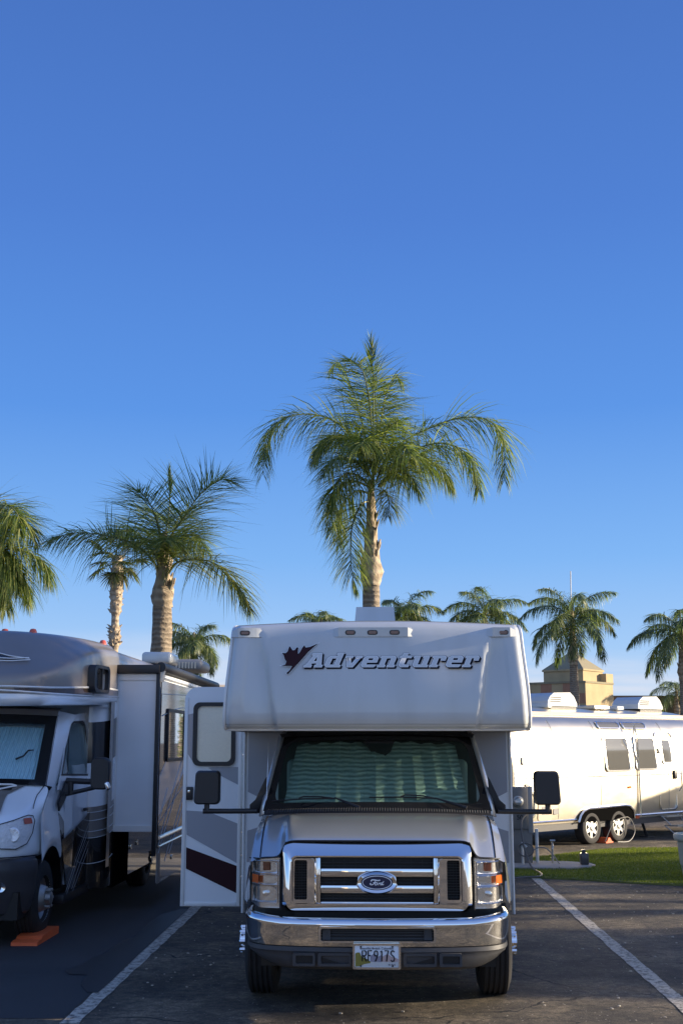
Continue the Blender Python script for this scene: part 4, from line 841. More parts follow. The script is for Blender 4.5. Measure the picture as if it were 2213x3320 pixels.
sidepoly('dark_graphic', 'darkpaint', [(14.24,.62),(16.05,.62),(18.6,.80),(18.6,1.7),(17.2,1.55),(15.6,1.25),(14.24,.95)], sl_, .004, xs_+.011)
sidepoly('white_graphic', 'vanwhite', [(14.24,1.05),(16.2,1.55),(18.6,1.85),(18.6,2.35),(16.6,2.22),(15.2,1.9),(14.24,1.5)], sl_, .003, xs_+.011)
sidepoly('brown_graphic', 'brown', [(14.24,2.45),(16.2,2.45),(18.6,2.58),(18.6,2.42),(16.2,2.34),(14.24,2.22)], sl_, .003, xs_+.011)
for q in ([(14.26,2.46),(15.6,2.50),(18.4,2.58)], [(14.26,2.20),(15.6,2.33),(18.4,2.42)], [(14.26,.62),(15.2,1.15),(17.0,2.1)], [(14.26,.72),(15.0,1.2),(16.6,2.1)], [(14.7,.50),(16.0,1.2),(17.6,1.9)], [(14.26,1.0),(14.8,1.35)], [(15.0,.55),(16.3,1.2),(18.0,1.9)]):
    b = MB(); b.tube([(xs_+.017, y, z) for y, z in crv([(0,a,c) for a, c in q], 4) and [(v.y, v.z) for v in crv([(0,a,c) for a, c in q], 4)]], .004, 4); b.build('pinstripe', 'letter', sl_)
swn = sidering_ = None
def flatring(o, i, x0, x1, mat, nm, par, ro=.06, ri=.04):
    b = MB(); A = rr2(*o, ro); B = rr2(*i, ri); b.grid([[(x0,p,q) for p,q in A],[(x1,p,q) for p,q in A],[(x1,p,q) for p,q in B],[(x0,p,q) for p,q in B]], close=True); return b.build(nm, mat, par, smooth=50)
swn = flatring((14.62,17.6,1.66,2.30),(14.68,17.54,1.70,2.26), xs_+.008, xs_+.035, 'black', 'slide_window', sl_)
b = MB(); b.quad([(xs_+.022,14.68,1.70),(xs_+.022,17.54,1.70),(xs_+.022,17.54,2.26),(xs_+.022,14.68,2.26)]); b.build('pane', 'mirrorglass', swn, smooth=0)
b = MB(); b.box((xs_+.02,15.85,1.70),(xs_+.03,15.90,2.26)); b.build('window_bar', 'black', swn)
b = MB(); b.tube([(xs_+.018,14.26,.80),(xs_+.018,18.6,.80)], .022, 8); b.tube([(xs_+.018,14.3,.70),(xs_+.018,18.6,.70)], .010, 6); b.build('chrome_trim', 'chromed', sl_)
for y, z in ((15.2,.50),): b = MB(); b.obox((xs_+.02,y,z),(.012,.09,.05),bev=.004); b.build('hatch_latch', 'chromed', sl_)
sidepoly('corner_strip', 'greytrim', [(14.22,.30),(14.42,.28),(14.42,.66),(14.22,.68)], sl_, .012, xs_+.002)
# body skirt behind the slide, rear wheel
b = MB(); b.box((BX-.04,14.20,.30),(BX+.012,20.2,.88)); sk = b.build('skirt', 'darkpaint', lv); b = MB(); b.box((BX-.04,14.18,.25),(BX+.02,15.05,.87)); b.build('slide_shade_box', 'void', sk)  # near-black box paints the deep shade under the slide
for y, z in ((15.2,.62),(15.6,.64)): b = MB(); b.obox((BX+.02,y,z),(.02,.08,.06),bev=.005); b.build('latch', 'chromed', sk)
b = MB(); b.box((LX-.9,13.9,.3),(BX-.2,20,.52)); b.build('underframe', 'grillemesh', lv)
wh = tyre(lv, (BX-.16,16.6,.36), .36, .25, 1); duallyhub(wh, (BX-.14,16.6,.36), .36, 1, 'steel', 6)
# roof gear
b = MB(); b.box((-3.42,17.3,3.02),(-2.98,18.0,3.19), .05, 3); b.build('roof_vent', 'gel', lv)
b = MB(); b.box((-3.62,19.0,3.02),(-2.78,20.0,3.20), .07, 3); ac = b.build('air_conditioner', 'greytrim', lv)
b = MB()
for k in range(12): b.box((-3.45+k*.05,18.985,3.05),(-3.425+k*.05,18.999,3.15))
b.build('air_conditioner_grille', 'cream', ac, smooth=0)
# ---- van cab
CPB = None
CP = [(0,11.30),(.35,11.33),(.62,11.42),(.80,11.56),(.90,11.72),(.945,11.90),(.96,12.10)]
def cpt(i, o, z):
    p = Vector(CP[i]); a, c = Vector(CP[max(i-1,0)]), Vector(CP[min(i+1,len(CP)-1)]); t = (c-a).normalized() if i else Vector((1,0)); q = p + Vector((-t.y, t.x))*o; return (q.x if i else 0, q.y, z)
def cfull(r): return [Vector((LX-x, y, z)) for x, y, z in r[::-1]] + [Vector((LX+x, y, z)) for x, y, z in r[1:]]
nC = len(CP)
rows = [[cpt(i, .04, .80) for i in range(nC)], [cpt(i, .0, .84) for i in range(nC)], [cpt(i, .02+.01*i/6, lerp(.98,1.0,i/6)) for i in range(nC)],
        [cpt(i, .10-.05*i/6, lerp(1.12,1.16,i/6)) for i in range(nC)], [cpt(i, .24-.20*(i/6)**1.5, lerp(1.20,1.26,i/6)) for i in range(nC)],
        [(lerp(0,.93,i/6), lerp(11.92,12.20,(i/6)**2), lerp(1.38,1.37,(i/6)**3)) for i in range(nC)], [(lerp(0,.915,i/6), lerp(12.18,12.34,(i/6)**2), lerp(1.49,1.465,(i/6)**3)) for i in range(nC)]]
b = MB(); b.grid([cfull(r) for r in rows]); vb = b.build('bonnet', 'vanwhite', lv, sub=2, smooth=80)
# dark bonnet centre panel with scoop
def bon(x, t, d=.006):
    i = min(int(x/.93*6), 5); f = x/.93*6-i; k = 4+min(int(t*2), 1); g = t*2-(k-4)
    A = lerp(Vector(rows[k][i]), Vector(rows[k][i+1]), f); B = lerp(Vector(rows[k+1][i]), Vector(rows[k+1][i+1]), f); p = lerp(A, B, g); return Vector((LX+p.x, p.y-d*.5, p.z+d))
b = MB(); b.grid([[bon(x*lerp(.42,.74,t), t, .012) for x in [i/8 for i in range(9)]] for t in [k/8 for k in range(9)]]); b.build('bonnet_panel', 'taupe', vb, smooth=80)
b = MB(); b.grid([[bon(x*.60, t, .019) for x in (0,.3,.6,.85,1)] for t in (.66,.75,.84)]); sc = b.build('bonnet_scoop', 'grillemesh', vb)
b = MB(); b.tube([bon(x, .87, .022) for x in (0,.2,.4,.58)] + [bon(.63, .82, .022), bon(.50,.68,.022), bon(.38,.62,.022), bon(.2,.61,.022), bon(0,.61,.022)], .010, 6); b.build('scoop_rim', 'trim', sc)
b = MB(); b.tube([bon(lerp(.80,.885,t), t, .004) for t in [k/8 for k in range(9)]], .004, 5); b.build('bonnet_seam', 'grillemesh', vb)
# windscreen
def lws(u, v): x = lerp(.885,.80,v)*u; return Vector((LX+x, lerp(12.30,12.95,v)-.16*(1-u*u), lerp(1.475,2.17,v)+.02*(1-u*u)))
b = MB(); b.grid([[lws(u, v) for u in U] for v in [i/6 for i in range(7)]]); lg = b.build('windscreen', 'vanglass', lv)
ln_ = Vector((0,-.73,.68))
b = MB()
for u0, u1, v0, v1 in ((-1,1,-.02,.06),(-1,1,.86,1.02),(.87,1.01,-.02,1.02),(-1.01,-.87,-.02,1.02)): b.grid([[lws(lerp(u0,u1,i/16), lerp(v0,v1,k/3))+ln_*.004 for i in range(17)] for k in range(4)])
b.build('windscreen_seal', 'gloss', lg)
b = MB(); nb = 80; b.grid([[lws(lerp(-.86,.86,i/nb), v)-ln_*(.035+(.012 if i%2 else 0)) for i in range(nb+1)] for v in (.085,.3,.6,.85)]); b.build('pleated_blind', 'blind', lv, smooth=0)
b = MB(); b.box((LX-.85,12.7,1.40),(LX+.85,13.4,1.45)); b.build('dashboard', 'interior', lv)
b = MB(); p = [lws(.80,.47)+ln_*.01, lws(.74,.46)+ln_*.012, lws(.70,.38)+ln_*.01, lws(.62,.33)+ln_*.01]; b.tube(p, [.006,.009,.009,.012], 5); b.build('blind_strap', 'black', lg)
# pillar, roof header, side
def LS(px, py, x=-3.285): return atX(px, py, x)
b = MB(); P = [LS(*q) for q in ((148,2548),(204,2338),(215,2318),(300,2318))]
hdr = [lws(u, 1.0)+ln_*.006 for u in U]; b.grid([hdr, [p+Vector((0,.05,.06)) for p in hdr], [p+Vector((0,.25,.09)) for p in hdr]]); b.build('roof_header', 'greytrim', lv)
for s in (1, -1):
    def m_(p): return Vector((LX + s*(p[0]-LX), p[1], p[2]))
    b = MB(); A = [lws(1.0, v)+Vector((0,-.005,.005)) for v in (-.02,.25,.5,.75,1.0,1.08)]; B = [Vector((lerp(-3.30,-3.36,v), lerp(12.36,13.06,v)+.03, lerp(1.44,2.19,v))) for v in (-.02,.25,.5,.75,1.0,1.08)]; C_ = [p+Vector((.012,.10,-.02)) for p in B]
    B = [LS(*q, -3.335) for q in ((176,2552),(192,2490),(204,2440),(215,2395),(227,2345),(246,2318))]; C_ = [p+Vector((.0,.06,-.01)) for p in B]
    b.grid([[m_(p) for p in r] for r in (A, B, C_)]); b.build('a_pillar', 'vanwhite', lv, smooth=60)
    # side panel with wheel arch, window opening
    cy, cz, rr = 12.30, .40, .47
    arch = [(cy-rr*cos(a), cz+rr*sin(a)) for a in [radians(40+150*q/18) for q in range(19)]]
    outer = [(11.98,.34),(11.98,.84)]
    X_ = -3.285
    b = MB(); fr_ = [(12.02,.84),(12.02,1.10),(12.10,1.28),(12.30,1.44),(12.45,1.44)]
    top_a = [(lerp(11.9, 12.78, k/18), 0) for k in range(19)]
    ups = []
    for k in range(19): y, z = arch[k]; yy = lerp(11.93, 12.80, k/18); zt_ = interp([(11.93,1.16),(12.05,1.27),(12.2,1.38),(12.35,1.45),(12.9,1.46)], yy); ups.append((yy, zt_))
    def xx_(y, z): return X_ - .03*ss(1.0,1.45,z) - .05*ss(12.0,11.75,y) + .012*ss(.55,.9,z)*ss(1.2,.9,z)
    def fpart(i0, i1, mt, nm, par):
        A_, U_ = arch[i0:i1], ups[i0:i1]; bb = MB(); rws = [[m_((xx_(*p), *p)) for p in A_]]
        for tt, o_ in ((.12,.022),(.30,0),(.65,0),(1,0)): rws.append([m_((xx_(*lerp(Vector(p), Vector(q), tt))+o_, *lerp(Vector(p), Vector(q), tt))) for p, q in zip(A_, U_)])
        bb.grid(rws if mt == 'vanwhite' else rws[:4]); return bb.build(nm, mt, par, sub=1, smooth=60)
    fn = fpart(0, 13, 'vanwhite', 'fender', lv); fpart(12, 19, 'darkpaint', 'lower_fender', lv)
    b = MB(); U2 = ups[12:]; L2 = [lerp(Vector(p), Vector(q), .65) for p, q in zip(arch[12:], U2)]; b.grid([[m_((xx_(*p), *p)) for p in L2], [m_((xx_(*q), *q)) for q in U2]]); b.build('fender_rear', 'vanwhite', fn)
    # door skin with tapered window
    wout = [(12.83,1.55),(13.10,1.95),(13.22,2.06),(13.40,2.10),(13.66,2.11),(13.70,2.06),(13.72,1.55)]
    def dx(z): return X_ - .005 - .075*ss(1.35,2.2,z)
    b = MB(); b.grid([[m_((dx(z)+(.012 if .7<z<1.2 else 0), y, z)) for z in (.42,.6,.8,1.0,1.2,1.38,1.50)] for y in (12.78,13.0,13.3,13.6,13.78)])
    dr_ = b.build('cab_door', 'vanwhite', lv, sub=1)
    b = MB(); O = [(v.y, v.z) for v in [LS(*q, -3.33) for q in ((172,2562),(193,2490),(216,2395),(228,2345),(247,2318),(292,2310),(301,2325),(303,2562))]]; I = [(v.y, v.z) for v in [LS(*q, -3.33) for q in ((190,2515),(206,2455),(222,2395),(232,2352),(250,2338),(279,2336),(286,2350),(291,2515))]]
    b.grid([[m_((dx(z), y, z)) for y, z in O], [m_((dx(z), y, z)) for y, z in I]], close=True); b.build('window_surround', 'vanwhite', dr_, smooth=30)
    b = MB(); b.bm.faces.new([b.bm.verts.new(m_((dx(z)-.012, y, z))) for y, z in I]); b.build('side_glass', 'vanglass', dr_)
    b = MB(); b.grid([[m_((dx(z)+.003, y, z)) for y, z in I], [m_((dx(z)+.003, lerp(y,13.28,.10), lerp(z,1.8,.08))) for y, z in I]], close=True)
    b.prism([m_((dx(1.8)+.002,12.98,1.50)), m_((dx(1.8)+.002,13.02,1.50)), m_((dx(2.0)+.002,13.09,2.0)), m_((dx(2.0)+.002,13.06,2.0))], (.004*s,0,0)); b.build('window_rubber', 'black', dr_)
    sp_ = MB(); sp_.prism([m_((X_+.002, y, z)) for y, z in ((12.50,1.20),(12.46,1.28),(12.74,1.50),(12.90,1.50),(12.80,1.36),(12.70,1.30))], (.02*s,0,0)); sp_.build('mirror_base', 'black', dr_)
    b = MB(); b.obox(m_((X_+.03,13.58,1.16)), (.03,.14,.035), bev=.01); b.build('door_handle', 'black', dr_)
    sidep = lambda nm, mt, pts, d=.004: (lambda bb: (bb.prism([m_((dx(z)+.010+(.018 if .6<z<1.25 else 0), y, z)) for y, z in pts], (d*s,0,0)), bb.build(nm, mt, dr_, smooth=0)))(MB())
    sidep('dark_graphic', 'darkpaint', [(LS(*q).y, LS(*q).z) for q in ((192,2726),(225,2695),(265,2655),(312,2600),(314,2850),(214,2885),(200,2800))])
    for q in ([(12.86,.36),(13.2,.62),(13.78,1.0)], [(12.9,.33),(13.3,.62),(13.78,.92)], [(13.1,.36),(13.4,.58),(13.78,.80)], [(13.15,.33),(13.78,.72)]):
        b = MB(); b.tube([m_((X_+.028, y, z)) for y, z in q], .0028, 4); b.build('pinstripe', 'greytrim', dr_)
    b = MB(); b.box(*[tuple(v) for v in (lambda a, c: ((min(a[0],c[0]), a[1], a[2]), (max(a[0],c[0]), c[1], c[2])))(m_((X_-.12,12.78,.24)), m_((X_+.03,13.9,.34)))], .015); b.build('step_board', 'black', lv)
    b = MB(); b.box(*[tuple(v) for v in (lambda a, c: ((min(a[0],c[0]), a[1], a[2]), (max(a[0],c[0]), c[1], c[2])))(m_((X_-.35,11.95,.45)), m_((X_-.30,12.75,.95)))]); b.build('wheel_well', 'grillemesh', lv)
    wc = m_((-3.43,12.27,.37)); wh = tyre(lv, wc, .37, .22, s); duallyhub(wh, (wc[0]+.01*s, 12.27, .37), .37, s, 'steel', 6)
    # mirror
    b = MB(); mc = m_((-2.885,12.62,1.575)); rings = []
    for d, k in ((0,.80),(.0,.9),(.02,.98),(.06,1),(.12,.97),(.15,.9)): rings.append([Vector((p.x,12.58+d,p.z))+Vector((mc.x,0,mc.z)) for p in rrect(-.098*k,.098*k,-.165*k,.165*k,.06*k,0)])
    vs = b.grid(rings, close=True); b.bm.faces.new(vs[0]); b.bm.faces.new(vs[-1]); mi = b.build('mirror', 'black', dr_, smooth=55)
    b = MB(); a = m_((-3.25,12.66,1.50)); c = m_((-2.99,12.66,1.49)); b.tube([a, c], .030, 8); a = m_((-3.25,12.66,1.36)); c = m_((-2.95,12.66,1.43)); b.tube([a, c], .022, 8); a = m_((-3.20,12.66,1.36)); c = m_((-3.20,12.66,1.50)); b.tube([a, c], .03, 8); b.build('mirror_arm', 'black', mi)
    b = MB(); c = m_((-2.80,12.60,1.45)); b.obox(c, (.05,.06,.09), ry=-.4*s, bev=.02, seg=3); b.build('mirror_lamp', 'chromed', mi)
    # headlight on the corner surface
    b = MB(); rowsH = []
    hpts = [(1.9,.97,1.10),(2.5,.91,1.135),(3.2,.90,1.165),(3.9,.94,1.19),(4.5,1.03,1.20),(4.95,1.14,1.19)]
    def cw_(t, z):
        i = min(int(t), nC-2); f = t-i; o = interp([(.84,-.004),(1.0,.016),(1.16,.055),(1.26,.11)], z); a = Vector(cpt(i, o-.012, z)); c = Vector(cpt(i+1, o-.012, z)); q = lerp(a, c, f); return m_((LX+q.x, q.y, q.z))
    b.grid([[cw_(t, lerp(za, zb, k/5)) for t, za, zb in hpts] for k in range(6)]); hl = b.build('headlight', 'refl', lv, smooth=80)
    b = MB(); b.grid([[cw_(t, lerp(za, zb, k/5))+Vector((0,-.01,0)) for t, za, zb in hpts] for k in range(6)]); b.build('lens', 'clear', hl, smooth=80)
    b = MB(); lo_ = [cw_(t, za)+Vector((0,-.008,0)) for t, za, zb in hpts]; hi_ = [cw_(t, zb)+Vector((0,-.008,0)) for t, za, zb in hpts]; b.tube(lo_+hi_[::-1]+[lo_[0]], .0045, 5); b.build('headlight_seal', 'grillemesh', hl)
    b = MB(); b.grid([[cw_(t, z)+Vector((0,-.013,0)) for t in (3.9,4.3,4.7)] for z in (1.12,1.15,1.175)]); b.build('turn_lamp', 'redlens', hl)
    b = MB(); c = cw_(3.0, 1.03); b.lathe([(.001,.002),(.04,-.004),(.06,-.006),(.07,.004)], c, 'Y', 20); b.build('projector_lamp', 'refl', hl)
# van bumper
CP = CP[:5] + [(.945,11.80),(.95,11.86)]
rows = [[cpt(i, .05, .82) for i in range(nC)], [cpt(i, -.015, .80) for i in range(nC)], [cpt(i, -.02, .66) for i in range(nC)], [cpt(i, -.0, .62) for i in range(nC)], [cpt(i, .0, .46) for i in range(nC)], [cpt(i, .03, .42) for i in range(nC)], [cpt(i, .04, .30) for i in range(nC)], [cpt(i, .12, .26) for i in range(nC)]]
b = MB(); b.grid([cfull(r) for r in rows]); vbm = b.build('van_bumper', 'vanbumper', lv, sub=1)
b = MB(); b.tube([Vector((LX+cpt(i,-.004,0)[0], cpt(i,-.004,0)[1], .825)) for i in range(nC)], .006, 5); b.build('bumper_gap', 'grillemesh', vbm)
b = MB(); c = cpt(3, -.006, .60); b.lathe([(.05,0),(.045,.01),(.001,.02)], (LX+.72,11.49,.56), 'Y', 16); b.build('fog_lamp', 'chrome', vbm)
b = MB(); b.box((LX-.86,11.6,.25),(LX+.86,12.0,.5)); b.box((LX-.7,11.9,.3),(LX+.7,13.8,1.1)); b.build('engine_bay', 'grillemesh', lv)
# levelling block under the front tyre
bk = [atZ(48,3068), atZ(120,3068), atZ(168,3042), atZ(146,3028)]
b = MB(); x0, x1 = -3.62, -3.12
b = MB(); prof = [(11.62,0),(11.62,.032),(11.70,.045),(11.76,.040),(11.82,.065),(11.95,.072),(12.4,.072),(12.4,0)]
b.prism([(-3.47, y+.10, z) for y, z in prof], (.25,0,0)); o = b.build('levelling_block', 'orange', None, smooth=0); tag(o, 'orange stepped levelling block under the front tyre of the taupe motorhome', 'levelling block')

# ============================================================ ALUMINIUM TRAILER
TL = Vector((4.02, 23.35, 0)); TR = radians(45)
tr = thing('travel_trailer', 'polished aluminium riveted travel trailer with rounded ends, glaring in the low sun', 'trailer', TL, TR)
tinv = (Matrix.Translation(TL) @ Matrix.Rotation(TR, 4, 'Z')).inverted()
TWd, T0, T1 = 2.45, -3.15, 5.4      # local: x along, -y outward (side plane y=0), body spans y 0..2.45
tp = [(-.0,.42),(-.03,.60),(-.05,1.0),(-.05,1.4),(-.03,1.75),(.03,2.02),(.13,2.24),(.30,2.40),(.55,2.50),(.9,2.56),(1.225,2.58)]
def ty(z): return interp([(q, p) for p, q in tp], z)
def section(x):      # scale towards ends
    e = max(0, (T0+1.1-x)/1.1, (x-(T1-1.1))/1.1); k = math.sqrt(max(0, 1-e*e)); out = []
    for p, q in tp + [(2.45-p, q) for p, q in tp[-2::-1]]:
        cy = 1.225; out.append(Vector((x, cy+(p-cy)*(.30+.70*k), .42+(q-.42)*(.45+.55*k)*1.0)))
    return out
xsn = [T0, T0+.04, T0+.12, T0+.25, T0+.42, T0+.62, T0+.85, T0+1.1] + [T0+1.1+(T1-T0-2.2)*i/10 for i in range(1, 10)] + [T1-1.1, T1-.85, T1-.62, T1-.42, T1-.25, T1-.12, T1-.04, T1]
b = MB(); vs = b.grid([section(x) for x in xsn]); b.bm.faces.new(vs[0]); b.bm.faces.new(vs[-1]); shell = b.build('shell', 'alu', tr, sub=2, smooth=60, local=True)
def TP(px, py, off=-.04):      # photo pixel -> trailer local (x,z) on plane y=off
    r = ray(px, py); n = Vector((sin(TR), -cos(TR), 0)); A = TL - n*(off); t = (A-_C).dot(n)/r.dot(n); q = tinv @ (_C + r*t); return q.x, q.z
def tpanel(nm, mat, pts, par, d=.012, base=None):
    b = MB(); zs = [z for x, z in pts]; za, zb = min(zs), max(zs); n = len(pts); rows = []
    def ext(z):
        hit = []
        for i in range(n):
            (xa, ya), (xb, yb) = pts[i], pts[(i+1) % n]
            if ya == yb: 
                if abs(ya-z) < 1e-6: hit += [xa, xb]
            elif min(ya, yb)-1e-6 <= z <= max(ya, yb)+1e-6: hit.append(xa+(xb-xa)*(z-ya)/(yb-ya))
        return min(hit), max(hit)
    for k in range(15):
        z = lerp(za, zb, .5-.5*cos(pi*k/14)); x0_, x1_ = ext(z); rows.append([Vector((x0_, ty(z)+.01, z)), Vector((x0_, ty(z)-d, z)), Vector((x1_, ty(z)-d, z)), Vector((x1_, ty(z)+.01, z))])
    b.grid(rows); return b.build(nm, mat, par, smooth=30, local=True)
def tring(nm, mat, o, i, par, ro, ri, d0=.0, d1=.02, skew=0):
    b = MB(); A = rr2(*o, ro); B = rr2(*i, ri); f = lambda p, q, d: Vector((p, ty(q)-d, q))
    b.grid([[f(p,q,d0) for p,q in A],[f(p,q,d1) for p,q in A],[f(p,q,d1) for p,q in B],[f(p,q,d0) for p,q in B]], close=True); return b.build(nm, mat, par, smooth=50, local=True)
for (a, c) in (((1955,2387),(2042,2500)), ((2052,2387),(2128,2495))):
    x0, z1 = TP(*a); x1, z0 = TP(*c); w = tring('window', 'chromed', (x0,x1,z0,z1), (x0+.05,x1-.05,z0+.03,z1-.03), shell, .09, .07, 0, .028)
    tpanel('pane', 'trailerglass', rr2(x0+.05,x1-.05,z0+.03,z1-.03,.07), w, .016)
for a, c in (((1933,2338),(2006,2352)), ((2015,2338),(2090,2352))):
    x0, z1 = TP(*a, .1); x1, z0 = TP(*c, .1); w = tring('roof_window', 'chromed', (x0,x1,2.16,2.30), (x0+.03,x1-.03,2.18,2.28), shell, .05, .04, 0, .026); tpanel('pane', 'trailerglass', rr2(x0+.03,x1-.03,2.18,2.28,.04), w, .014)
x0, z1 = TP(2126,2366); x1, z0 = TP(2213,2630)
x1 = x0+.66; dn_ = tring('door', 'chromed', (x0,x1,.52,2.10), (x0+.025,x1-.025,.545,2.075), shell, .10, .08, 0, .018); 
w = tring('door_window', 'chromed', (x0+.15,x1-.13,1.45,1.98), (x0+.19,x1-.17,1.49,1.94), dn_, .06, .04); tpanel('pane', 'trailerglass', rr2(x0+.19,x1-.17,1.49,1.94,.04), dn_, .018)
b = MB(); b.box((x1-.12,-.09,1.15),(x1-.03,-.05,1.32), .01); b.build('door_handle', 'black', dn_, local=True)
b = MB(); b.box((x0-.02,-.085,1.66),(x0+.05,-.04,1.78), .01); b.build('door_catch', 'steel', dn_, local=True)
b = MB(); b.tube([(x1+.06,-.06,.9),(x1+.06,-.13,1.0),(x1+.06,-.13,1.5),(x1+.06,-.06,1.6)], .012, 6); b.build('grab_handle', 'chrome', shell, local=True)
# belt line, lower moulding, awning rail, seams with rivets
def rail(z, r, mat, nm, xa=T0+1.0, xb=T1-1.0, d=.0): b = MB(); b.tube([(lerp(xa,xb,k/12), ty(z)-d, z) for k in range(13)], r, 6); b.build(nm, mat, shell, local=True)
rail(1.25, .010, 'chromed', 'belt_moulding'); rail(.47, .022, 'chrome', 'lower_moulding'); rail(2.43, .035, 'cream', 'awning_tube', d=.04); 
for x in (-1.95, -1.0, .35, 1.62, 2.75):
    b = MB(); b.tube([(x, ty(z)-.001, z) for z in [.5+.1*k for k in range(19)]], .0035, 4); b.build('panel_seam', 'greytrim', shell, local=True)
b = MB()
for x in (-1.97, -1.02, .33, 1.60, 2.73):
    for k in range(40): z = .52+.045*k; b.obox((x-.02, ty(z)-.002, z), (.008,.006,.008))
b.build('rivet_rows', 'chromed', shell, smooth=0, local=True)['kind'] = 'stuff'
# belly pan and wheel arch skirt
b = MB(); b.prism([(T0+.9,.02,.45),(T0+1.05,.02,.30),(T1-1.2,.02,.30),(T1-1.0,.02,.45)], (0,2.4,0)); b.build('belly_pan', 'vanbumper', tr, local=True)
ax0, ax1 = TP(1880,2640)[0], TP(2050,2640)[0]; cx_ = 0.0
wx0, wx1 = TP(1916,2690)[0], TP(2003,2680)[0]; xa, xb = TP(1876,2650)[0], TP(2050,2650)[0]
arc = [(xa-.05,.42),(xa+.02,.54),(xa+.12,.62),(xa+.28,.66),(xb-.28,.68),(xb-.12,.66),(xb,.58),(xb+.02,.42)]
b = MB(); b.prism([(x, -.058, z) for x, z in arc] + [(xa-.05,-.058,.42)], (0,.02,0)); b.build('wheel_arch', 'void', tr, local=True)  # near-black panel paints the shaded opening on the uncut shell
b = MB(); b.tube([(x, -.065, z) for x, z in arc], .022, 6); b.build('arch_trim', 'chromed', tr, local=True)
def twheel(x):
    r = .305; b = MB(); b.lathe([(r*.62,.10),(r*.8,.115),(r*.95,.10),(r,.07),(r,-.08),(r*.62,-.1),(r*.6,.1),(r*.62,.10)][::-1] if False else [(r*.64,-.115),(r*.82,-.125),(r*.95,-.11),(r,-.08),(r,.08),(r*.64,.10),(r*.62,-.09),(r*.64,-.115)], (x,.06,r), 'Y', 40); wh = b.build('wheel', 'rubber', tr, local=True)
    b = MB(); b.lathe([(r*.64,-.112),(r*.58,-.115),(r*.56,-.09),(r*.56,-.02)], (x,.06,r), 'Y', 36)
    for k in range(6):
        a = 2*pi*k/6+.4; ca, sa = cos(a), sin(a); w0, w1 = .045, .028
        b.bm.faces.new([b.bm.verts.new((x+ca*q-sa*w, .06-.105+dd, r+sa*q+ca*w)) for q, w, dd in ((r*.14,w0,.0),(r*.58,w1,.0),(r*.58,-w1,.0),(r*.14,-w0,.0))])
    b.lathe([(.001,-.13),(.04,-.128),(.045,-.11),(.075,-.105),(.08,-.06)], (x,.06,r), 'Y', 20); b.build('rim', 'rimalu', wh, local=True); b = MB(); b.lathe([(r*.62,-.05),(.001,-.05)], (x,.06,r), 'Y', 24); b.build('brake_disc', 'void', wh, local=True)
twheel(wx0); twheel(wx1)
b = MB(); b.tube([(1.64,-.07,.46),(1.63,-.075,1.28),(1.58,-.10,2.0),(1.50,-.08,2.25)], .016, 6); b.build('awning_arm', 'chromed', tr, local=True)
b = MB(); b.tube([(1.52,-.09,1.35),(1.38,-.14,1.95),(1.52,-.08,2.22)], .013, 6); b.build('awning_strut', 'greytrim', tr, local=True)
for (x, z, nm, mt, w, h) in ((-1.92,1.56,'badge','greytrim',.30,.14),(-1.95,1.13,'badge','greytrim',.09,.05),(-1.10,.64,'water_inlet','greytrim',.15,.10),(1.30,1.02,'side_lamp','amber',.10,.04),(1.60,.44,'tail_lamp','orange',.12,.07)):
    tpanel(nm, mt, rr2(x-w/2,x+w/2,z-h/2,z+h/2,min(w,h)*.3), shell, .018)
hp_ = tpanel('access_hatch', 'cream', rr2(-1.62,-1.20,.50,1.05,.05), shell, .012)
for k in range(2): tpanel('hatch_vent', 'greytrim', rr2(-1.52+.12*k,-1.42+.12*k,.60,.74,.01), hp_, .016)
tring('hatch_frame', 'chromed', (-2.16,-1.70,.55,1.02), (-2.12,-1.74,.59,.98), shell, .08, .06)
b = MB(); b.tube([(-2.42,-.02,1.1),(-2.38,.02,1.7),(-2.5,.12,2.15)], .03, 8); b.tube([(-2.28,-.05,.9),(-2.28,-.03,1.7),(-2.30,.06,2.2)], .015, 6); b.build('end_cap_moulding', 'chromed', shell, local=True)
# steps
b = MB(); xc = x0+.30
for k in range(2): b.box((xc-.30,-.18-.24*k,.40-.17*k),(xc+.30,-.05-.24*k,.425-.17*k))
for sx in (-.3,.3): b.tube([(xc+sx,-.05,.44),(xc+sx,-.28,.24),(xc+sx,-.30,.24),(xc+sx,-.12,.24),(xc+sx,-.45,.02)], .012, 5)
b.build('folding_step', 'steel', tr, local=True)
b = MB(); b.tube([(2.15,.25,.32),(2.3,.25,.02)], .03, 6); b.box((2.18,.15,0),(2.42,.35,.02)); b.build('stabiliser', 'black', tr, local=True)
# roof gear
def acunit(xc, yc, par):
    b = MB(); pf = [(-.52,0),(-.52,.10),(-.44,.19),(-.30,.26),(.30,.28),(.44,.20),(.55,.06),(.55,0)]
    b.prism([(xc+x*.9, yc-.33, 2.60+z) for x, z in pf], (0,.66,0)); a = b.build('air_conditioner', 'gel', par, smooth=0, local=True)
    b = MB()
    for r_ in range(3):
        for k in range(10): b.box((xc-.40+.035*k+.012*r_, yc-.336, 2.68+.04*r_),(xc-.378+.035*k+.012*r_, yc-.330, 2.70+.04*r_))
    b.build('louvre_slots', 'black', a, smooth=0, local=True)['kind'] = 'stuff'
    b = MB(); b.box((xc-.35,yc-.30,2.545),(xc+.5,yc+.3,2.60)); b.build('air_conditioner_base', 'black', a, local=True)
def rx(px): return TP(px, 2290, 1.1)[0]
acunit(rx(1785), 1.15, tr); acunit(rx(2070), 1.15, tr)
for xa_, wd, nm in ((rx(1905),.55,'solar_panel'),(rx(1965),.25,'roof_hatch'),(rx(1735),.14,'roof_cap')):
    b = MB(); b.box((xa_-wd/2,.75,2.56),(xa_+wd/2,1.25,2.64), .02); b.build(nm, 'gel' if nm != 'solar_panel' else 'steel', tr, local=True)
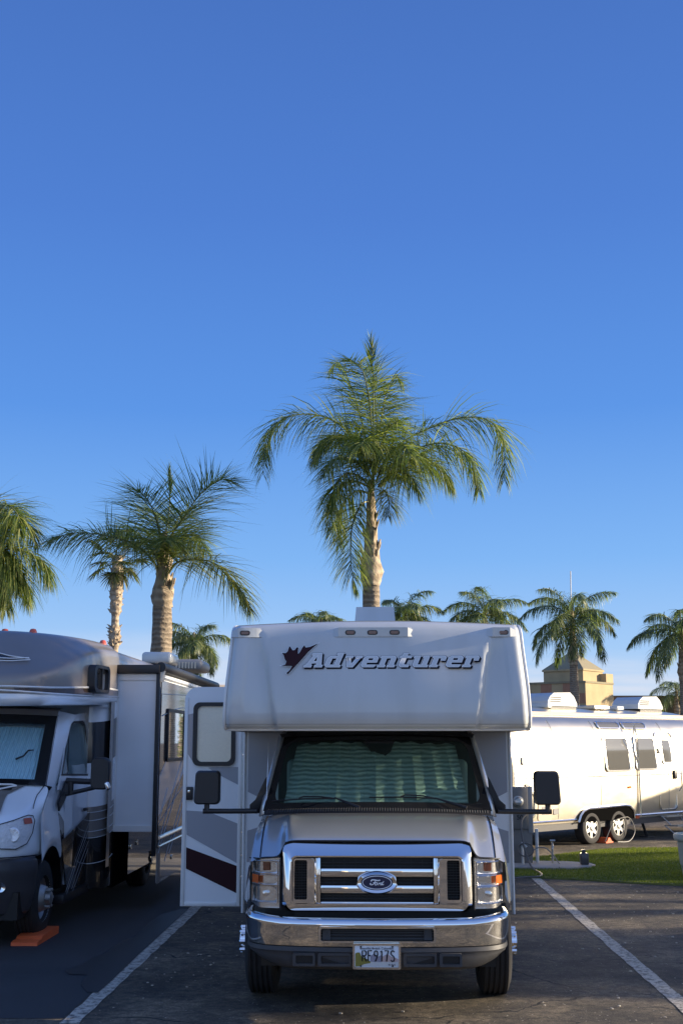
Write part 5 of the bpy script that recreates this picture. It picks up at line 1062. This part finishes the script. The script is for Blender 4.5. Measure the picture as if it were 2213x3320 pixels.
b = MB(); p = TP(1960,2735,.1)[0]; b.box((.36,-.10,0),(.60,.12,.03), .005); b.prism([(.40,-.1,.03),(.56,-.1,.03),(.50,-.1,.10),(.45,-.1,.10)], (0,.2,0)); o = b.build('wheel_chock', 'orange', None, local=True, smooth=0)
o.location = TL; o.rotation_euler = (0,0,TR); tag(o, 'red wheel chock between the two trailer wheels', 'wheel chock')
b = MB(); b.tube(crv([(.30,-.12,.04),(.48,-.20,.38),(.75,-.22,.46),(1.05,-.2,.44),(1.2,-.2,.2),(1.0,-.2,.02),(.6,-.2,.02)], 6), .008, 5); o = b.build('tether_cord', 'hose', None, local=True); o.location = TL; o.rotation_euler = (0,0,TR); tag(o, 'thin pale cord looped over the rear trailer wheel to the red chock', 'cord')

# ============================================================ UTILITY PEDESTAL, PIPES, BIN
pt = thing('power_pedestal', 'tall brown-grey electric hookup pedestal with round meter and number 50', 'pedestal', (2.26, 19.4, .045))
PX = 2.26
b = MB(); b.box((PX-.13,19.3,.045),(PX+.16,19.5,.60), .004); b.build('post', 'pedestal', pt)
b = MB(); b.box((PX-.16,19.26,.56),(PX+.10,19.52,1.20), .008); bx = b.build('meter_box', 'pedestal', pt)
b = MB(); b.box((PX+.102,19.28,.50),(PX+.18,19.5,1.21), .004); b.build('side_flange', 'greytrim', pt)
b = MB(); b.lathe([(.085,0),(.085,-.02),(.072,-.025),(.07,-.06),(.05,-.085),(.001,-.09)], (PX-.05,19.26,.98), 'Y', 28); mt = b.build('meter', 'steel', bx)
b = MB(); b.box((PX-.105,19.165,.965),(PX+.005,19.18,.995)); b.build('meter_label', 'trim', mt)
b = MB(); b.lathe([(.072,-.055),(.072,-.07),(.05,-.098),(.001,-.105)], (PX-.05,19.26,.98), 'Y', 28); b.build('meter_glass', 'clear', mt)
text('site_number', '50', .10, 'black', lambda u, v, w: (PX-.03+u, 19.256-w, .705+v), bx, offset=.002, thick=.002)
for x, z in ((PX+.13,.03),):
    b = MB(); b.tube([(PX+.235,19.35,.03),(PX+.235,19.35,.55),(PX+.235,19.35,.56)], [.028,.028,.02], 12); o = b.build('standpipe', 'pipe'); tag(o, 'pale capped standpipe right beside the hookup pedestal', 'pipe')
b = MB(); b.tube([(PX-.02,19.1,.04),(PX-.02,19.1,.30),(PX-.03,19.1,.36),(PX+.04,19.08,.30)], .02, 10); o = b.build('stub_pipe', 'pipe'); tag(o, 'short bent grey pipe in front of the hookup pedestal', 'pipe')
tp_ = thing('water_tap', 'metal water spigot on a short riser standing on the concrete pad', 'tap', (2.72,19.25,.045))
b = MB(); b.tube([(2.72,19.25,.045),(2.72,19.25,.36)], .018, 8); b.tube([(2.72,19.25,.12),(2.72,19.25,.13)], .028, 8); b.build('riser', 'steel', tp_)
b = MB(); b.tube([(2.72,19.25,.33),(2.72,19.17,.31),(2.70,19.14,.26)], .016, 8); b.build('spout', 'steel', tp_)
b = MB(); b.tube([(2.68,19.22,.39),(2.76,19.22,.39)], .014, 8); b.tube([(2.72,19.24,.35),(2.72,19.22,.39)], .008, 6); b.build('handle', 'steel', tp_)
sc_ = thing('sewer_cap', 'dark square sewer cap with a knob on the right end of the concrete pad', 'sewer cap', (3.17,19.05,.045))
b = MB(); b.box((3.11,19.0,.045),(3.24,19.12,.22), .02); b.build('cap_body', 'vanbumper', sc_); b = MB(); b.box((3.14,19.03,.22),(3.20,19.09,.27), .008); b.build('knob', 'vanbumper', sc_)
b = MB(); c = [(2.42,19.2,.85)] + [tuple(atY(*p, y)) for p, y in (((1690,2660),19.1),((1694,2730),19.0),((1712,2790),18.9))] + [tuple(atZ(*p, .03)) for p in ((1728,2818),(1752,2832),(1748,2841),(1700,2844),(1650,2848),(1600,2850))]
b.tube(crv(c, 6), .014, 6); o = b.build('electric_cord', 'cable'); tag(o, 'dark power cord hanging from the pedestal and running over the turf edge', 'cord')
b = MB(); cc = atY(1703,2755,19.05); pts = [(cc.x+.115*cos(a), 19.05+.02*sin(3*a), cc.z+.10*sin(a)) for a in [2*pi*k/24 for k in range(25)]]; b.tube(pts, .011, 6); o = b.build('hose_coil', 'cable'); tag(o, 'looped coil of thin dark hose hanging beside the standpipe', 'hose')
b = MB(); b.tube(crv([tuple(atY(*p, 19.15)) for p in ((1722,2776),(1728,2757),(1745,2748),(1768,2750),(1790,2770),(1808,2795),(1822,2812))]+[tuple(atZ(1812,2812,.06))], 5), .010, 6); o = b.build('arched_hose', 'hose'); tag(o, 'thin grey hose arching behind the water spigot down to the pad', 'hose')
bn = thing('planter_bin', 'pale green plastic bin with a rolled rim on the turf, cut by the right edge', 'bin', (4.62,17.55,.02))
b = MB(); b.lathe([(.30,0),(.31,.02),(.335,.17),(.345,.18),(.37,.50),(.405,.51),(.415,.55),(.405,.60),(.38,.60),(.36,.52),(.30,.1),(.001,.08)], (4.62,17.55,.02), 'Z', 40); b.build('tub', 'bin', bn)
b = MB(); b.lathe([(.392,.515),(.418,.53),(.422,.575),(.415,.595)], (4.62,17.55,.02), 'Z', 40); b.build('rim', 'bin', bn)

# ============================================================ FAR BUILDING, WALL, CAMPER, CYPRESS, MAST
bd = thing('tower_building', 'tan stucco tower with pyramid roof and checkered tile band behind the trailer', 'building', (12, 74, 0), radians(-38))
def bl(px, py, y=72): return atY(px, py, y)
b = MB(); B0 = Vector((11.8, 73.5, 0))
def tb(x0, x1, y0, y1, z0, z1, mat, nm, par=None, bev=0): bb = MB(); bb.box((x0,y0,z0),(x1,y1,z1), bev); return bb.build(nm, mat, par or bd, smooth=0, local=True)
lowr = tb(-2.05,1.75,-1.6,1.9,0,5.35,'stucco','lower_block'); tb(-2.1,1.8,-1.65,1.95,5.35,5.47,'stuccogrey','ledge', lowr)
upr = tb(-1.35,1.35,-1.1,1.4,5.47,6.15,'stucco','upper_block'); tb(-1.42,1.42,-1.17,1.47,6.12,6.22,'stucco','cornice', upr)
b = MB(); q = [(-1.42,-1.17,6.22),(1.42,-1.17,6.22),(1.42,1.47,6.22),(-1.42,1.47,6.22)]
for i in range(4): b.bm.faces.new([b.bm.verts.new(p) for p in (q[i], q[(i+1)%4], (0,.15,7.45))])
b.build('pyramid_roof', 'stuccogrey', bd, smooth=0, local=True)
tb(1.0,1.78,1.0,1.92,5.47,6.0,'stucco','parapet_block', lowr)
for r_ in range(2):
    for k in range(5):
        if (k+r_) % 2 == 0: tb(-2.05+.76*k,-2.05+.76*(k+1),-1.612,-1.598,4.15+.6*r_,4.75+.6*r_,'tilered','checker_tile', lowr)
for r_ in range(2):
    for k in range(4):
        if (k+r_) % 2 == 0: tb(-2.062,-2.048,-1.6+.86*k,-1.6+.86*(k+1),4.15+.6*r_,4.75+.6*r_,'tilered','checker_tile', lowr)
wl = thing('boundary_building', 'long low brown flat-roofed building behind the trailer at right', 'building', (28, 76, 0))
b = MB(); b.box((12.5,76,0),(60,84,4.5)); wm = b.build('wall', 'wallfar', wl, smooth=0)
b = MB(); b.box((12.4,75.9,4.5),(60.1,84.1,4.75)); b.build('parapet', 'wallfar', wl, smooth=0)
cm = thing('camper', 'cream camper parked far behind, roof edge just seen past the awning roller', 'camper', (-6, 27, 0))
b = MB(); b.box((-9.5,26.5,.4),(-2.9,29,3.15), .12, 3); bb = b.build('body', 'cream', cm)
b = MB(); b.box((-2.95,26.47,.55),(-9.4,26.495,.95)); b.build('skirt_stripe', 'brown', cm, smooth=0)
b = MB(); b.box((-4.6,26.46,1.6),(-3.6,26.495,2.3), .01); b.build('window', 'darkglass', cm)
for x in (-4.2,-5.1):
    b = MB(); b.lathe([(.001,-.1),(.2,-.1),(.34,-.09),(.34,.1),(.001,.1)], (x,26.55,.34), 'Y', 24); b.build('wheel', 'rubber', cm)
mast = thing('antenna_mast', 'very thin pale mast rising above the palm behind the trailer', 'mast', (11.85, 72, 0))
p0, p1 = atY(1847,2200,72), atY(1848,1852,72); b = MB(); b.tube([(p0.x,72,0),(p1.x,72,p1.z)], .035, 6); b.build('pole', 'pipe', mast)
cy_ = atY(1484,2018,55)
cp = thing('cypress', 'narrow dark cypress tip just above the roof of the middle motorhome', 'tree', (cy_.x, 55, 0))
b = MB(); b.tube([(cy_.x,55,0),(cy_.x,55,3)], .15, 8); b.build('trunk', 'trunk', cp)
b = MB(); rg = random.Random(5); hT = atY(1484,1998,55).z
for k in range(1500):
    z = rg.uniform(1.2, hT); r_ = .20*(1-(z/hT)**3)+.015; a = rg.uniform(0, 2*pi); q = Vector((cy_.x+cos(a)*r_*rg.uniform(.5,1), 55+sin(a)*r_, z)); u = Vector((rg.uniform(-1,1), rg.uniform(-1,1), rg.uniform(.3,1.5))).normalized()*.11; w = Vector((rg.uniform(-1,1), rg.uniform(-1,1), 0)).normalized()*.03; b.quad([q-w, q+w, q+u])
b.build('crown', 'leaffar', cp, smooth=0)

# ============================================================ PALMS
G = Vector((0,0,-1))
def leaflet(b, p, d, L, w, droop, seg=3):
    side = d.cross(G); side = side.normalized() if side.length > .05 else Vector((1,0,0)); prev = None
    nrm_ = rgp.uniform(-.8,.8); side = (side*cos(nrm_) + side.cross(d)*sin(nrm_)).normalized()
    q = p.copy(); dd = d.copy(); vs = []
    for k in range(seg+1):
        t = k/seg; ww = w*(.55+.9*t if t < .35 else (1.0-t)*1.25+.03); vs.append((b.bm.verts.new(q-side*ww), b.bm.verts.new(q+side*ww)))
        dd = (dd + G*droop*(.5+t)).normalized(); q = q + dd*(L/seg)
    for a, c in zip(vs, vs[1:]): b.bm.faces.new((a[0], a[1], c[1], c[0]))
rgp = random.Random(21)
LK = 2.0; NK = 2.05
def frond(b, st, pts, L=.55, n=60, w=.014, droop=.35, start=.12, r0=.022, ang=.9):
    c = crv(pts, 8); tot = [0]
    for a, d in zip(c, c[1:]): tot.append(tot[-1]+(d-a).length)
    T = tot[-1]
    st.tube(c, [lerp(r0, .004, k/(len(c)-1)) for k in range(len(c))], 5)
    n = int(n*NK)
    for i in range(n):
        s = lerp(start, 1, (i+rgp.uniform(0,.8))/n)*T; k = max(j for j in range(len(tot)) if tot[j] <= s+1e-6); k = min(k, len(c)-2); f = (s-tot[k])/max(1e-6, tot[k+1]-tot[k])
        p = lerp(c[k], c[k+1], f); t = (c[k+1]-c[k]).normalized(); sd_ = t.cross(Vector((0,0,1)))
        sd_ = sd_.normalized() if sd_.length > .2 else Vector((1,0,0)); up_n = sd_.cross(t).normalized()
        u = s/T; LL = LK*L*(.6+.4*sin(pi*min(1,u*1.15)))*(1-.45*ss(.75,1,u))*rgp.uniform(.8,1.1)
        for sg in (-1, 1):
            e = rgp.uniform(-.55,.75); a = ang*lerp(1.2,.62,u**2) + rgp.uniform(-.15,.15)
            d = (t*cos(a) + (sd_*sg*cos(e) + up_n*sin(e))*sin(a)).normalized()
            leaflet(b, p, d, LL*rgp.uniform(.85,1.1), w, droop*rgp.uniform(.35,2.1))
def trunk(root, x, y, h, r0, r1, name='trunk', bulge=1.25, hb=.9, lean=0):
    def jit(a, z): return .04*sin(3*a+z*5)+.03*sin(7*a-z*9)
    b = MB(); nn = 26; prof = [(lerp(r0, r1, (k/nn))*(1+.025*(k%2)), h*k/nn) for k in range(nn+1)]
    b.lathe(prof, (x, y, 0), 'Z', 16, jit); b.build('trunk', 'trunk', root)
    if bulge:
        b = MB(); rb = r1*bulge; b.lathe([(r1*1.02,h-.02),(rb*.95,h+.09*hb),(rb*1.03,h+.22*hb),(rb*.92,h+.40*hb),(rb*.72,h+.55*hb),(rb*.62,h+.75*hb),(rb*.50,h+1.0*hb),(rb*.42,h+1.35*hb),(rb*.20,h+1.75*hb)], (x, y, 0), 'Z', 14, lambda a, z: .10*sin(3*a+z*13)+.08*sin(5*a-z*21))
        for k in range(22):       # cut leaf bases
            a = rgp.uniform(0, 2*pi); z = h+hb*rgp.uniform(.25,1.15); rr = rb*interp([(h,1),(h+.3*hb,1),(h+.6*hb,.6),(h+hb,.42),(h+1.3*hb,.3)], z)
            p = Vector((x+cos(a)*rr*.9, y+sin(a)*rr*.9, z)); q = p + Vector((cos(a)*.35, sin(a)*.35, 1)).normalized()*.22*r1/.17
            b.tube([p, lerp(p,q,.6), q], [.055*r1/.17,.05*r1/.17,.02*r1/.17], 5, flat=.5)
        b.build('leaf_base_bulge', 'boots', root)
PALMG = 'palm trees around the park'
def palm_custom(label, X, Yd, h, r0, r1, crown, fr, mat='leaf', L=.55, n=60, w=.014, hb=.9, name='palm_tree', spear=None, bulge=1.25, droop=.35):
    root = thing(name, label, 'palm tree', (X, Yd, 0), 0, PALMG); trunk(root, X, Yd, h, r0, r1, bulge=bulge, hb=hb)
    st = MB(); lf = MB(); ly = MB(); has = False
    for f in fr:
        pts = [atY(f[0][0], f[0][1], Yd)] if False else []
        for (px, py, dy) in f[0]: pts.append(atY(px, py, Yd+dy))
        k = f[1] if len(f) > 1 else {}
        frond(ly if k.get('y') else lf, st, pts, k.get('L', L), k.get('n', n), k.get('w', w*.72), k.get('droop', droop), k.get('s', .12), ang=k.get('a', .9)); has = has or k.get('y')
    lf.build('crown', mat, root, smooth=0); st.build('fronds_rachis', 'stem', root)
    if has: ly.build('sunburnt_fronds', 'leafyellow', root, smooth=0)
    else: ly.bm.free()
    return root
def Z1(x, y, d=0): return (750+.6378*x, 1030+.6378*y, d)
p = atY(1203, 1888, 22)
big = [([Z1(722,880,0),Z1(720,700,-.2),Z1(708,500,-.5),Z1(688,350,-.9),Z1(655,250,-1.3),Z1(600,215,-1.7)], {'n':95,'L':.62,'a':1.15,'droop':.18}),
 ([Z1(725,800,.2),Z1(722,500,.2),Z1(716,250,.1),Z1(705,110,.0)], {'n':26,'L':.40,'a':.40,'droop':.10,'s':.62}),
 ([Z1(700,780,0),Z1(620,610,.1),Z1(500,515,.2),Z1(360,490,.2),Z1(240,530,.1),Z1(175,640,0),Z1(160,800,-.1)], {'n':85,'L':.62,'droop':.42}),
 ([Z1(745,780,0),Z1(860,640,.1),Z1(1010,560,.1),Z1(1160,510,.1),Z1(1300,520,0),Z1(1380,630,-.2),Z1(1385,830,-.3)], {'n':90,'L':.64,'droop':.42}),
 ([Z1(750,800,-.1),Z1(880,700,-.5),Z1(1030,640,-.8),Z1(1160,665,-1),Z1(1230,760,-1.1),Z1(1255,880,-1.1)], {'n':75,'L':.55,'droop':.45,'y':0}),
 ([Z1(715,930,0),Z1(660,950,-.2),Z1(615,1050,-.4),Z1(605,1180,-.5),Z1(610,1290,-.5),Z1(632,1380,-.5)], {'n':75,'L':.42,'droop':.30,'y':0}),
 ([Z1(700,860,.1),Z1(620,830,-.4),Z1(550,860,-.6),Z1(510,950,-.7),Z1(500,1080,-.7)], {'n':55,'L':.45,'droop':.4}),
 ([Z1(705,800,-.1),Z1(610,720,-.7),Z1(520,720,-1.1),Z1(470,800,-1.3)], {'n':55,'L':.5,'droop':.42}),
 ([Z1(745,860,-.1),Z1(820,790,-.5),Z1(900,800,-.9),Z1(950,880,-1)], {'n':55,'L':.5,'droop':.45}),
 ([Z1(760,860,.1),Z1(860,740,.8),Z1(980,730,1.2),Z1(1060,820,1.3)], {'n':55,'L':.5,'droop':.45}),
 ([Z1(710,760,.1),Z1(660,520,.5),Z1(600,330,.9),Z1(545,230,1.1),Z1(500,265,1.2)], {'n':70,'L':.5,'droop':.35,'a':1.0}),
 ([Z1(735,760,.2),Z1(760,520,.9),Z1(790,370,1.3),Z1(830,300,1.5),Z1(870,330,1.6)], {'n':65,'L':.5,'droop':.35,'a':1.0}),
 ([Z1(722,820,-.2),Z1(700,680,-.8),Z1(680,620,-1.4),Z1(660,650,-1.9)], {'n':55,'L':.5,'droop':.45}),
 ([Z1(735,830,-.2),Z1(800,690,-.8),Z1(870,650,-1.4),Z1(910,700,-1.8)], {'n':55,'L':.55,'droop':.45}),
 ([Z1(700,800,.2),Z1(600,640,.9),Z1(500,600,1.5),Z1(420,680,1.8)], {'n':60,'L':.5,'droop':.45}),
 ([Z1(705,860,-.1),Z1(640,800,-.4),Z1(570,800,-.7),Z1(520,870,-.9),Z1(500,980,-1)], {'n':55,'L':.45,'droop':.5}),
 ([Z1(710,900,.2),Z1(640,880,.4),Z1(570,940,.6),Z1(540,1060,.6),Z1(545,1160,.6)], {'n':55,'L':.42,'droop':.5}),
 ([Z1(745,850,.1),Z1(840,760,.2),Z1(950,720,.3),Z1(1060,760,.3),Z1(1120,860,.3)], {'n':70,'L':.5,'droop':.5}),
 ([Z1(715,760,.2),Z1(640,640,.1),Z1(560,600,.1),Z1(470,630,.1),Z1(420,720,.1)], {'n':65,'L':.5,'droop':.5}),
 ([Z1(725,760,.3),Z1(740,560,.4),Z1(730,400,.8),Z1(740,300,1.3)], {'n':70,'L':.5,'droop':.3,'a':1.1}),
 ([Z1(730,800,-.2),Z1(760,650,-.7),Z1(800,560,-1.2),Z1(850,520,-1.7)], {'n':60,'L':.5,'droop':.35}),
 ([Z1(750,900,.0),Z1(780,880,-.2),Z1(800,940,-.4),Z1(795,1010,-.4)], {'n':35,'L':.35,'droop':.4,'y':1})]
bigp = palm_custom('tallest palm, rising straight behind the white motorhome in the middle', p.x, 22, p.z-.05, .21, .155, None, big, hb=1.15, bulge=1.30)
def Z2(x, y, d=0): return (.5421*x, 1450+.5421*y, d)
p = atY(527, 1965, 23)
mid_ = [([Z2(975,740,0),Z2(985,560,0),Z2(1010,400,.1),Z2(1018,240,.2),Z2(1012,130,.2)], {'n':22,'L':.26,'a':.25,'droop':.02,'s':.7}),
 ([Z2(985,740,0),Z2(1010,560,-.3),Z2(1100,420,-.6),Z2(1200,280,-.8),Z2(1310,200,-1.0),Z2(1390,200,-1.1)], {'n':85,'L':.72,'droop':.10,'a':1.0}),
 ([Z2(970,740,0),Z2(960,560,-.3),Z2(930,420,-.7),Z2(880,310,-1.0),Z2(820,260,-1.3)], {'n':80,'L':.70,'droop':.12,'a':1.05}),
 ([Z2(970,770,0),Z2(900,660,-.2),Z2(780,570,-.5),Z2(600,520,-.8),Z2(430,515,-1.0),Z2(300,560,-1.1)], {'n':90,'L':.62,'droop':.30,'a':1.1}),
 ([Z2(1000,770,0),Z2(1060,690,-.3),Z2(1180,670,-.6),Z2(1310,710,-.9),Z2(1420,830,-1.0),Z2(1490,960,-1.1)], {'n':85,'L':.62,'droop':.3,'y':1,'a':1.0}),
 ([Z2(985,740,.1),Z2(1010,600,-.4),Z2(1010,540,-1.0),Z2(990,560,-1.6)], {'n':60,'L':.6,'droop':.25}),
 ([Z2(975,740,.1),Z2(900,600,.5),Z2(800,500,1.0),Z2(700,520,1.4)], {'n':55,'L':.6,'droop':.25}),
 ([Z2(990,740,.2),Z2(1080,580,.5),Z2(1180,540,.9),Z2(1230,620,1.2)], {'n':55,'L':.5,'droop':.35}),
 ([Z2(980,730,.2),Z2(960,520,.6),Z2(930,400,1.1),Z2(900,380,1.6)], {'n':50,'L':.6,'droop':.2}),
 ([Z2(985,730,.2),Z2(1040,500,.6),Z2(1080,400,1.1),Z2(1120,380,1.5)], {'n':50,'L':.6,'droop':.2})]
palm_custom('thick-trunked palm behind the slide-out of the taupe motorhome, one yellowed frond to the right', p.x, 23, p.z, .25, .185, None, mid_, hb=.85, bulge=1.15)
farL = []
for (x, y, L_, dr_) in ((250,350,.6,.4),(150,250,.6,.4),(60,300,.6,.4),(330,600,.6,.5),(120,640,.6,.5),(200,760,.5,.5),(60,820,.5,.5),(-150,500,.6,.4),(-250,300,.6,.4),(-60,200,.6,.3),(-350,600,.6,.4),(10,500,.6,.5),(-120,760,.5,.5)):
    y = y*.82+190; x = x*.85-25; a = Z2(-60, 660, 0); e = Z2(x, y, rgp.uniform(-1.2,1.2)); m1 = (lerp(a[0],e[0],.45), min(a[1],e[1])-5-abs(e[0]-a[0])*.15, e[2]*.5); e2 = (e[0]+(e[0]-a[0])*.12, e[1]+60, e[2]*1.1)
    farL.append(([a, m1, e, e2], {'n':65,'L':L_*.8,'droop':dr_}))
p = atY(-35, 1930, 20)
palm_custom('palm crown cut off by the left edge, its trunk outside the picture', p.x, 20, p.z, .26, .18, None, farL, hb=1.1)
def palm_auto(label, px, py_crown, Yd, seed, nf=13, Lf=2.3, r=.15, n=42, mat='leaffar', hb=1.0, Ll=.5, name='palm_tree', w=.019, droop=.55, el=(1.25,-.35)):
    q = atY(px, py_crown, Yd); h = q.z-1.35*hb; root = thing(name, label, 'palm tree', (q.x, Yd, 0), 0, PALMG); trunk(root, q.x, Yd, h, r*1.35, r, hb=hb)
    rg = random.Random(seed); st = MB(); lf = MB(); az = rg.uniform(0, 6)
    for k in range(nf):
        az += 2.4; e = lerp(el[0], el[1], (k+.5)/nf) + rg.uniform(-.12,.12); p_ = Vector((q.x, Yd, q.z-.1)); pts = [p_]; L_ = Lf*rg.uniform(.85,1.1)
        for s in range(5): 
            p_ = p_ + Vector((cos(az)*cos(e), sin(az)*cos(e), sin(e)))*(L_/5); pts.append(p_); e -= rg.uniform(.25,.42)*(1 if e > -1.1 else .2)
        frond(lf, st, pts, Ll, n, w, droop, .15, r0=.03)
    lf.build('crown', mat, root, smooth=0); st.build('fronds_rachis', 'stem', root); return root
palm_auto('palm with drooping fronds standing between the trailer air conditioners, before the tan tower', 1852, 2000, 58, 4, 17, 3.0, .19, 50, hb=1.7, Ll=.50, w=.022, droop=.8, el=(1.25,-.6))
shadep = palm_auto('palm at the right edge of the picture over the trailer door', 2206, 2050, 58, 9, 17, 3.0, .20, 50, hb=1.7, Ll=.50, w=.022, droop=.8, el=(1.25,-.6))
palm_auto('wispy small palm left of the white motorhome roof, behind the slide-out awning', 628, 2085, 56, 14, 15, 2.1, .17, 46, hb=1.3, Ll=.42, w=.022, droop=.8, el=(1.3,-.6))
palm_auto('palm crown peeking over the right side of the white roof next to the vent', 1312, 2000, 62, 17, 14, 2.4, .17, 44, Ll=.48, w=.024, droop=.7)
palm_auto('pale palm crown peeking over the right end of the white roof', 1570, 1990, 64, 23, 14, 2.9, .17, 46, Ll=.50, w=.024, droop=.7)
palm_auto('small palm crown just clearing the white roof, left of the tall palm trunk', 1040, 2022, 68, 31, 12, 1.9, .17, 38, Ll=.42, w=.024, droop=.7)
palm_auto('small distant palm low behind the right edge palm trunk', 2190, 2240, 75, 33, 10, 1.9, .14, 26)
# fan palm
fp = atY(382, 1800, 36); q0 = fp
root = thing('fan_palm', 'slim fan palm with shaggy trunk rising over the taupe motorhome roof', 'palm tree', (fp.x, 36, 0), 0, PALMG)
b = MB(); hh = fp.z
b.lathe([(.15,0),(.12,hh*.55),(.11,hh-1.75)]+[(interp([(0,.10),(.25,.14),(.5,.17),(.8,.13),(.85,.085),(1.15,.09),(1.2,.15),(1.9,.18),(2.6,.16),(3.0,.12)], k*.1)*(1+.12*(k%2)), hh-3.0+k*.1) for k in range(31)], (fp.x,36,0), 'Z', 14, lambda a, z: .12*sin(4*a+z*17)+.1*sin(7*a-z*29)); 
rg = random.Random(8)
for k in range(150):
    z = hh-3.0+rg.choice((rg.uniform(.2,.8), rg.uniform(1.2,3.0))); a = rg.uniform(0, 2*pi); p_ = Vector((fp.x+cos(a)*.14, 36+sin(a)*.14, z)); q_ = p_ + Vector((cos(a), sin(a), rg.uniform(.3,1.3))).normalized()*rg.uniform(.08,.16)
    b.tube([p_, q_], [.03,.008], 4)
b.build('trunk', 'boots', root)
b = MB(); rg = random.Random(8)
for k in range(17):
    az = k*2.4; e = lerp(1.2,-1.2,k/16); d = Vector((cos(az)*cos(e), sin(az)*cos(e), sin(e))); c = Vector((fp.x,36,hh-.1)) + d*rg.uniform(.5,.75); s_ = d.cross(Vector((0,0,1))).normalized(); u_ = s_.cross(d)
    b.tube([(fp.x,36,hh-.2), c], .015, 4)
    for j in range(26):
        a = lerp(-2.0, 2.0, j/25); dd = (d*cos(a)+s_*sin(a)+u_*.15*rg.uniform(-1,1)).normalized(); leaflet(b, c, dd, rg.uniform(.5,.65), .03, .28)
b.build('crown', 'leaffan', root, smooth=0)

# ---- added out of frame, unseen: casters for shade bands, campers to reflect in chrome
def copy_tree(o, parent=None):
    c = o.copy(); S.collection.objects.link(c); c.parent = parent
    for ch in list(o.children): copy_tree(ch, c)
    return c
CG = 'cream campers on the other stalls'
cm['group'] = CG
def place(src, x, y, rz, label):
    c = copy_tree(src); c.location = (x, y, 0); c.rotation_euler.z = rz; c['label'] = label; return c
place(cm, 19, 25.6, 0, 'added cream camper, unseen off to the right, shading the trailer side')
place(cm, 1.0, -14, pi, 'added cream camper, unseen straight behind the viewer, for chrome reflections')
place(cm, -10, -17, pi+.3, 'added cream camper, unseen behind the viewer and turned slightly, for chrome reflections')
for k, (x, y) in enumerate(((13, 12.6), (21, 15.4), (30, 13.2), (17, 19.6), (34, 21), (26, 18.1))):
    place(shadep, x, y, k*1.3, 'added palm, unseen off the right edge, casting shade bands, %s from the lane' % ('first','third','fifth','second','sixth','fourth')[k])

sh = thing('added_shade_tree', 'added dense broadleaf tree, unseen far off the right edge, shading the front stalls', 'tree', (25, 13.0, 0))  # added unseen caster, shaped to shade the front stalls and left cab-over
b = MB(); b.tube([(25,13.0,0),(25.1,13.0,2.5),(25,13.1,5.5)], [.28,.22,.12], 10)
for k in range(7): a = k*.9; b.tube([(25,13.0,3.0+.25*k),(25+cos(a)*1.2,13.0+sin(a)*1.2,5.5+.4*k)], [.09,.03], 6)
b.build('trunk', 'trunk', sh)
b = MB(); rg = random.Random(12)
cl = [Vector((25+rg.uniform(-1.8,1.8), 13.2+rg.uniform(-1.0,1.0), rg.uniform(5.0,9.6))) for k in range(42)]
for c in cl:
    for k in range(150):
        d = Vector((rg.gauss(0,1), rg.gauss(0,1), rg.gauss(0,1))).normalized()*rg.uniform(.3,.75); p = c+d; u = Vector((rg.uniform(-1,1), rg.uniform(-1,1), rg.uniform(-1,1))).normalized(); w = u.cross(Vector((.3,.5,.8))).normalized()*.06
        b.quad([p-u*.10, p+w, p+u*.10, p-w])
b.build('crown', 'leaf', sh, smooth=0)

b = MB(); rg = random.Random(44)      # loose pale grit and leaf scraps lying on the stalls
for k in range(420):
    x, y = rg.uniform(-2.0, 4.6), rg.uniform(8.4, 16.8)
    if abs(x) < 1.2 and y > 9.3: continue
    r_ = rg.choice((.004,.005,.006,.007,.010))*rg.uniform(.8,1.3); a = rg.uniform(0, pi)
    b.obox((x, y, .004+r_*.4), (r_*2.2, r_*1.5, r_*.8), rz=a, bev=r_*.2, seg=1)
M['grit'] = pm('pale_grit', (.48,.43,.35), .9, var=.3, vscale=3)
struct(tag(b.build('loose_grit', 'grit', smooth=0), 'scattered pale grit on the dark asphalt around the white motorhome', 'grit'), 'stuff')
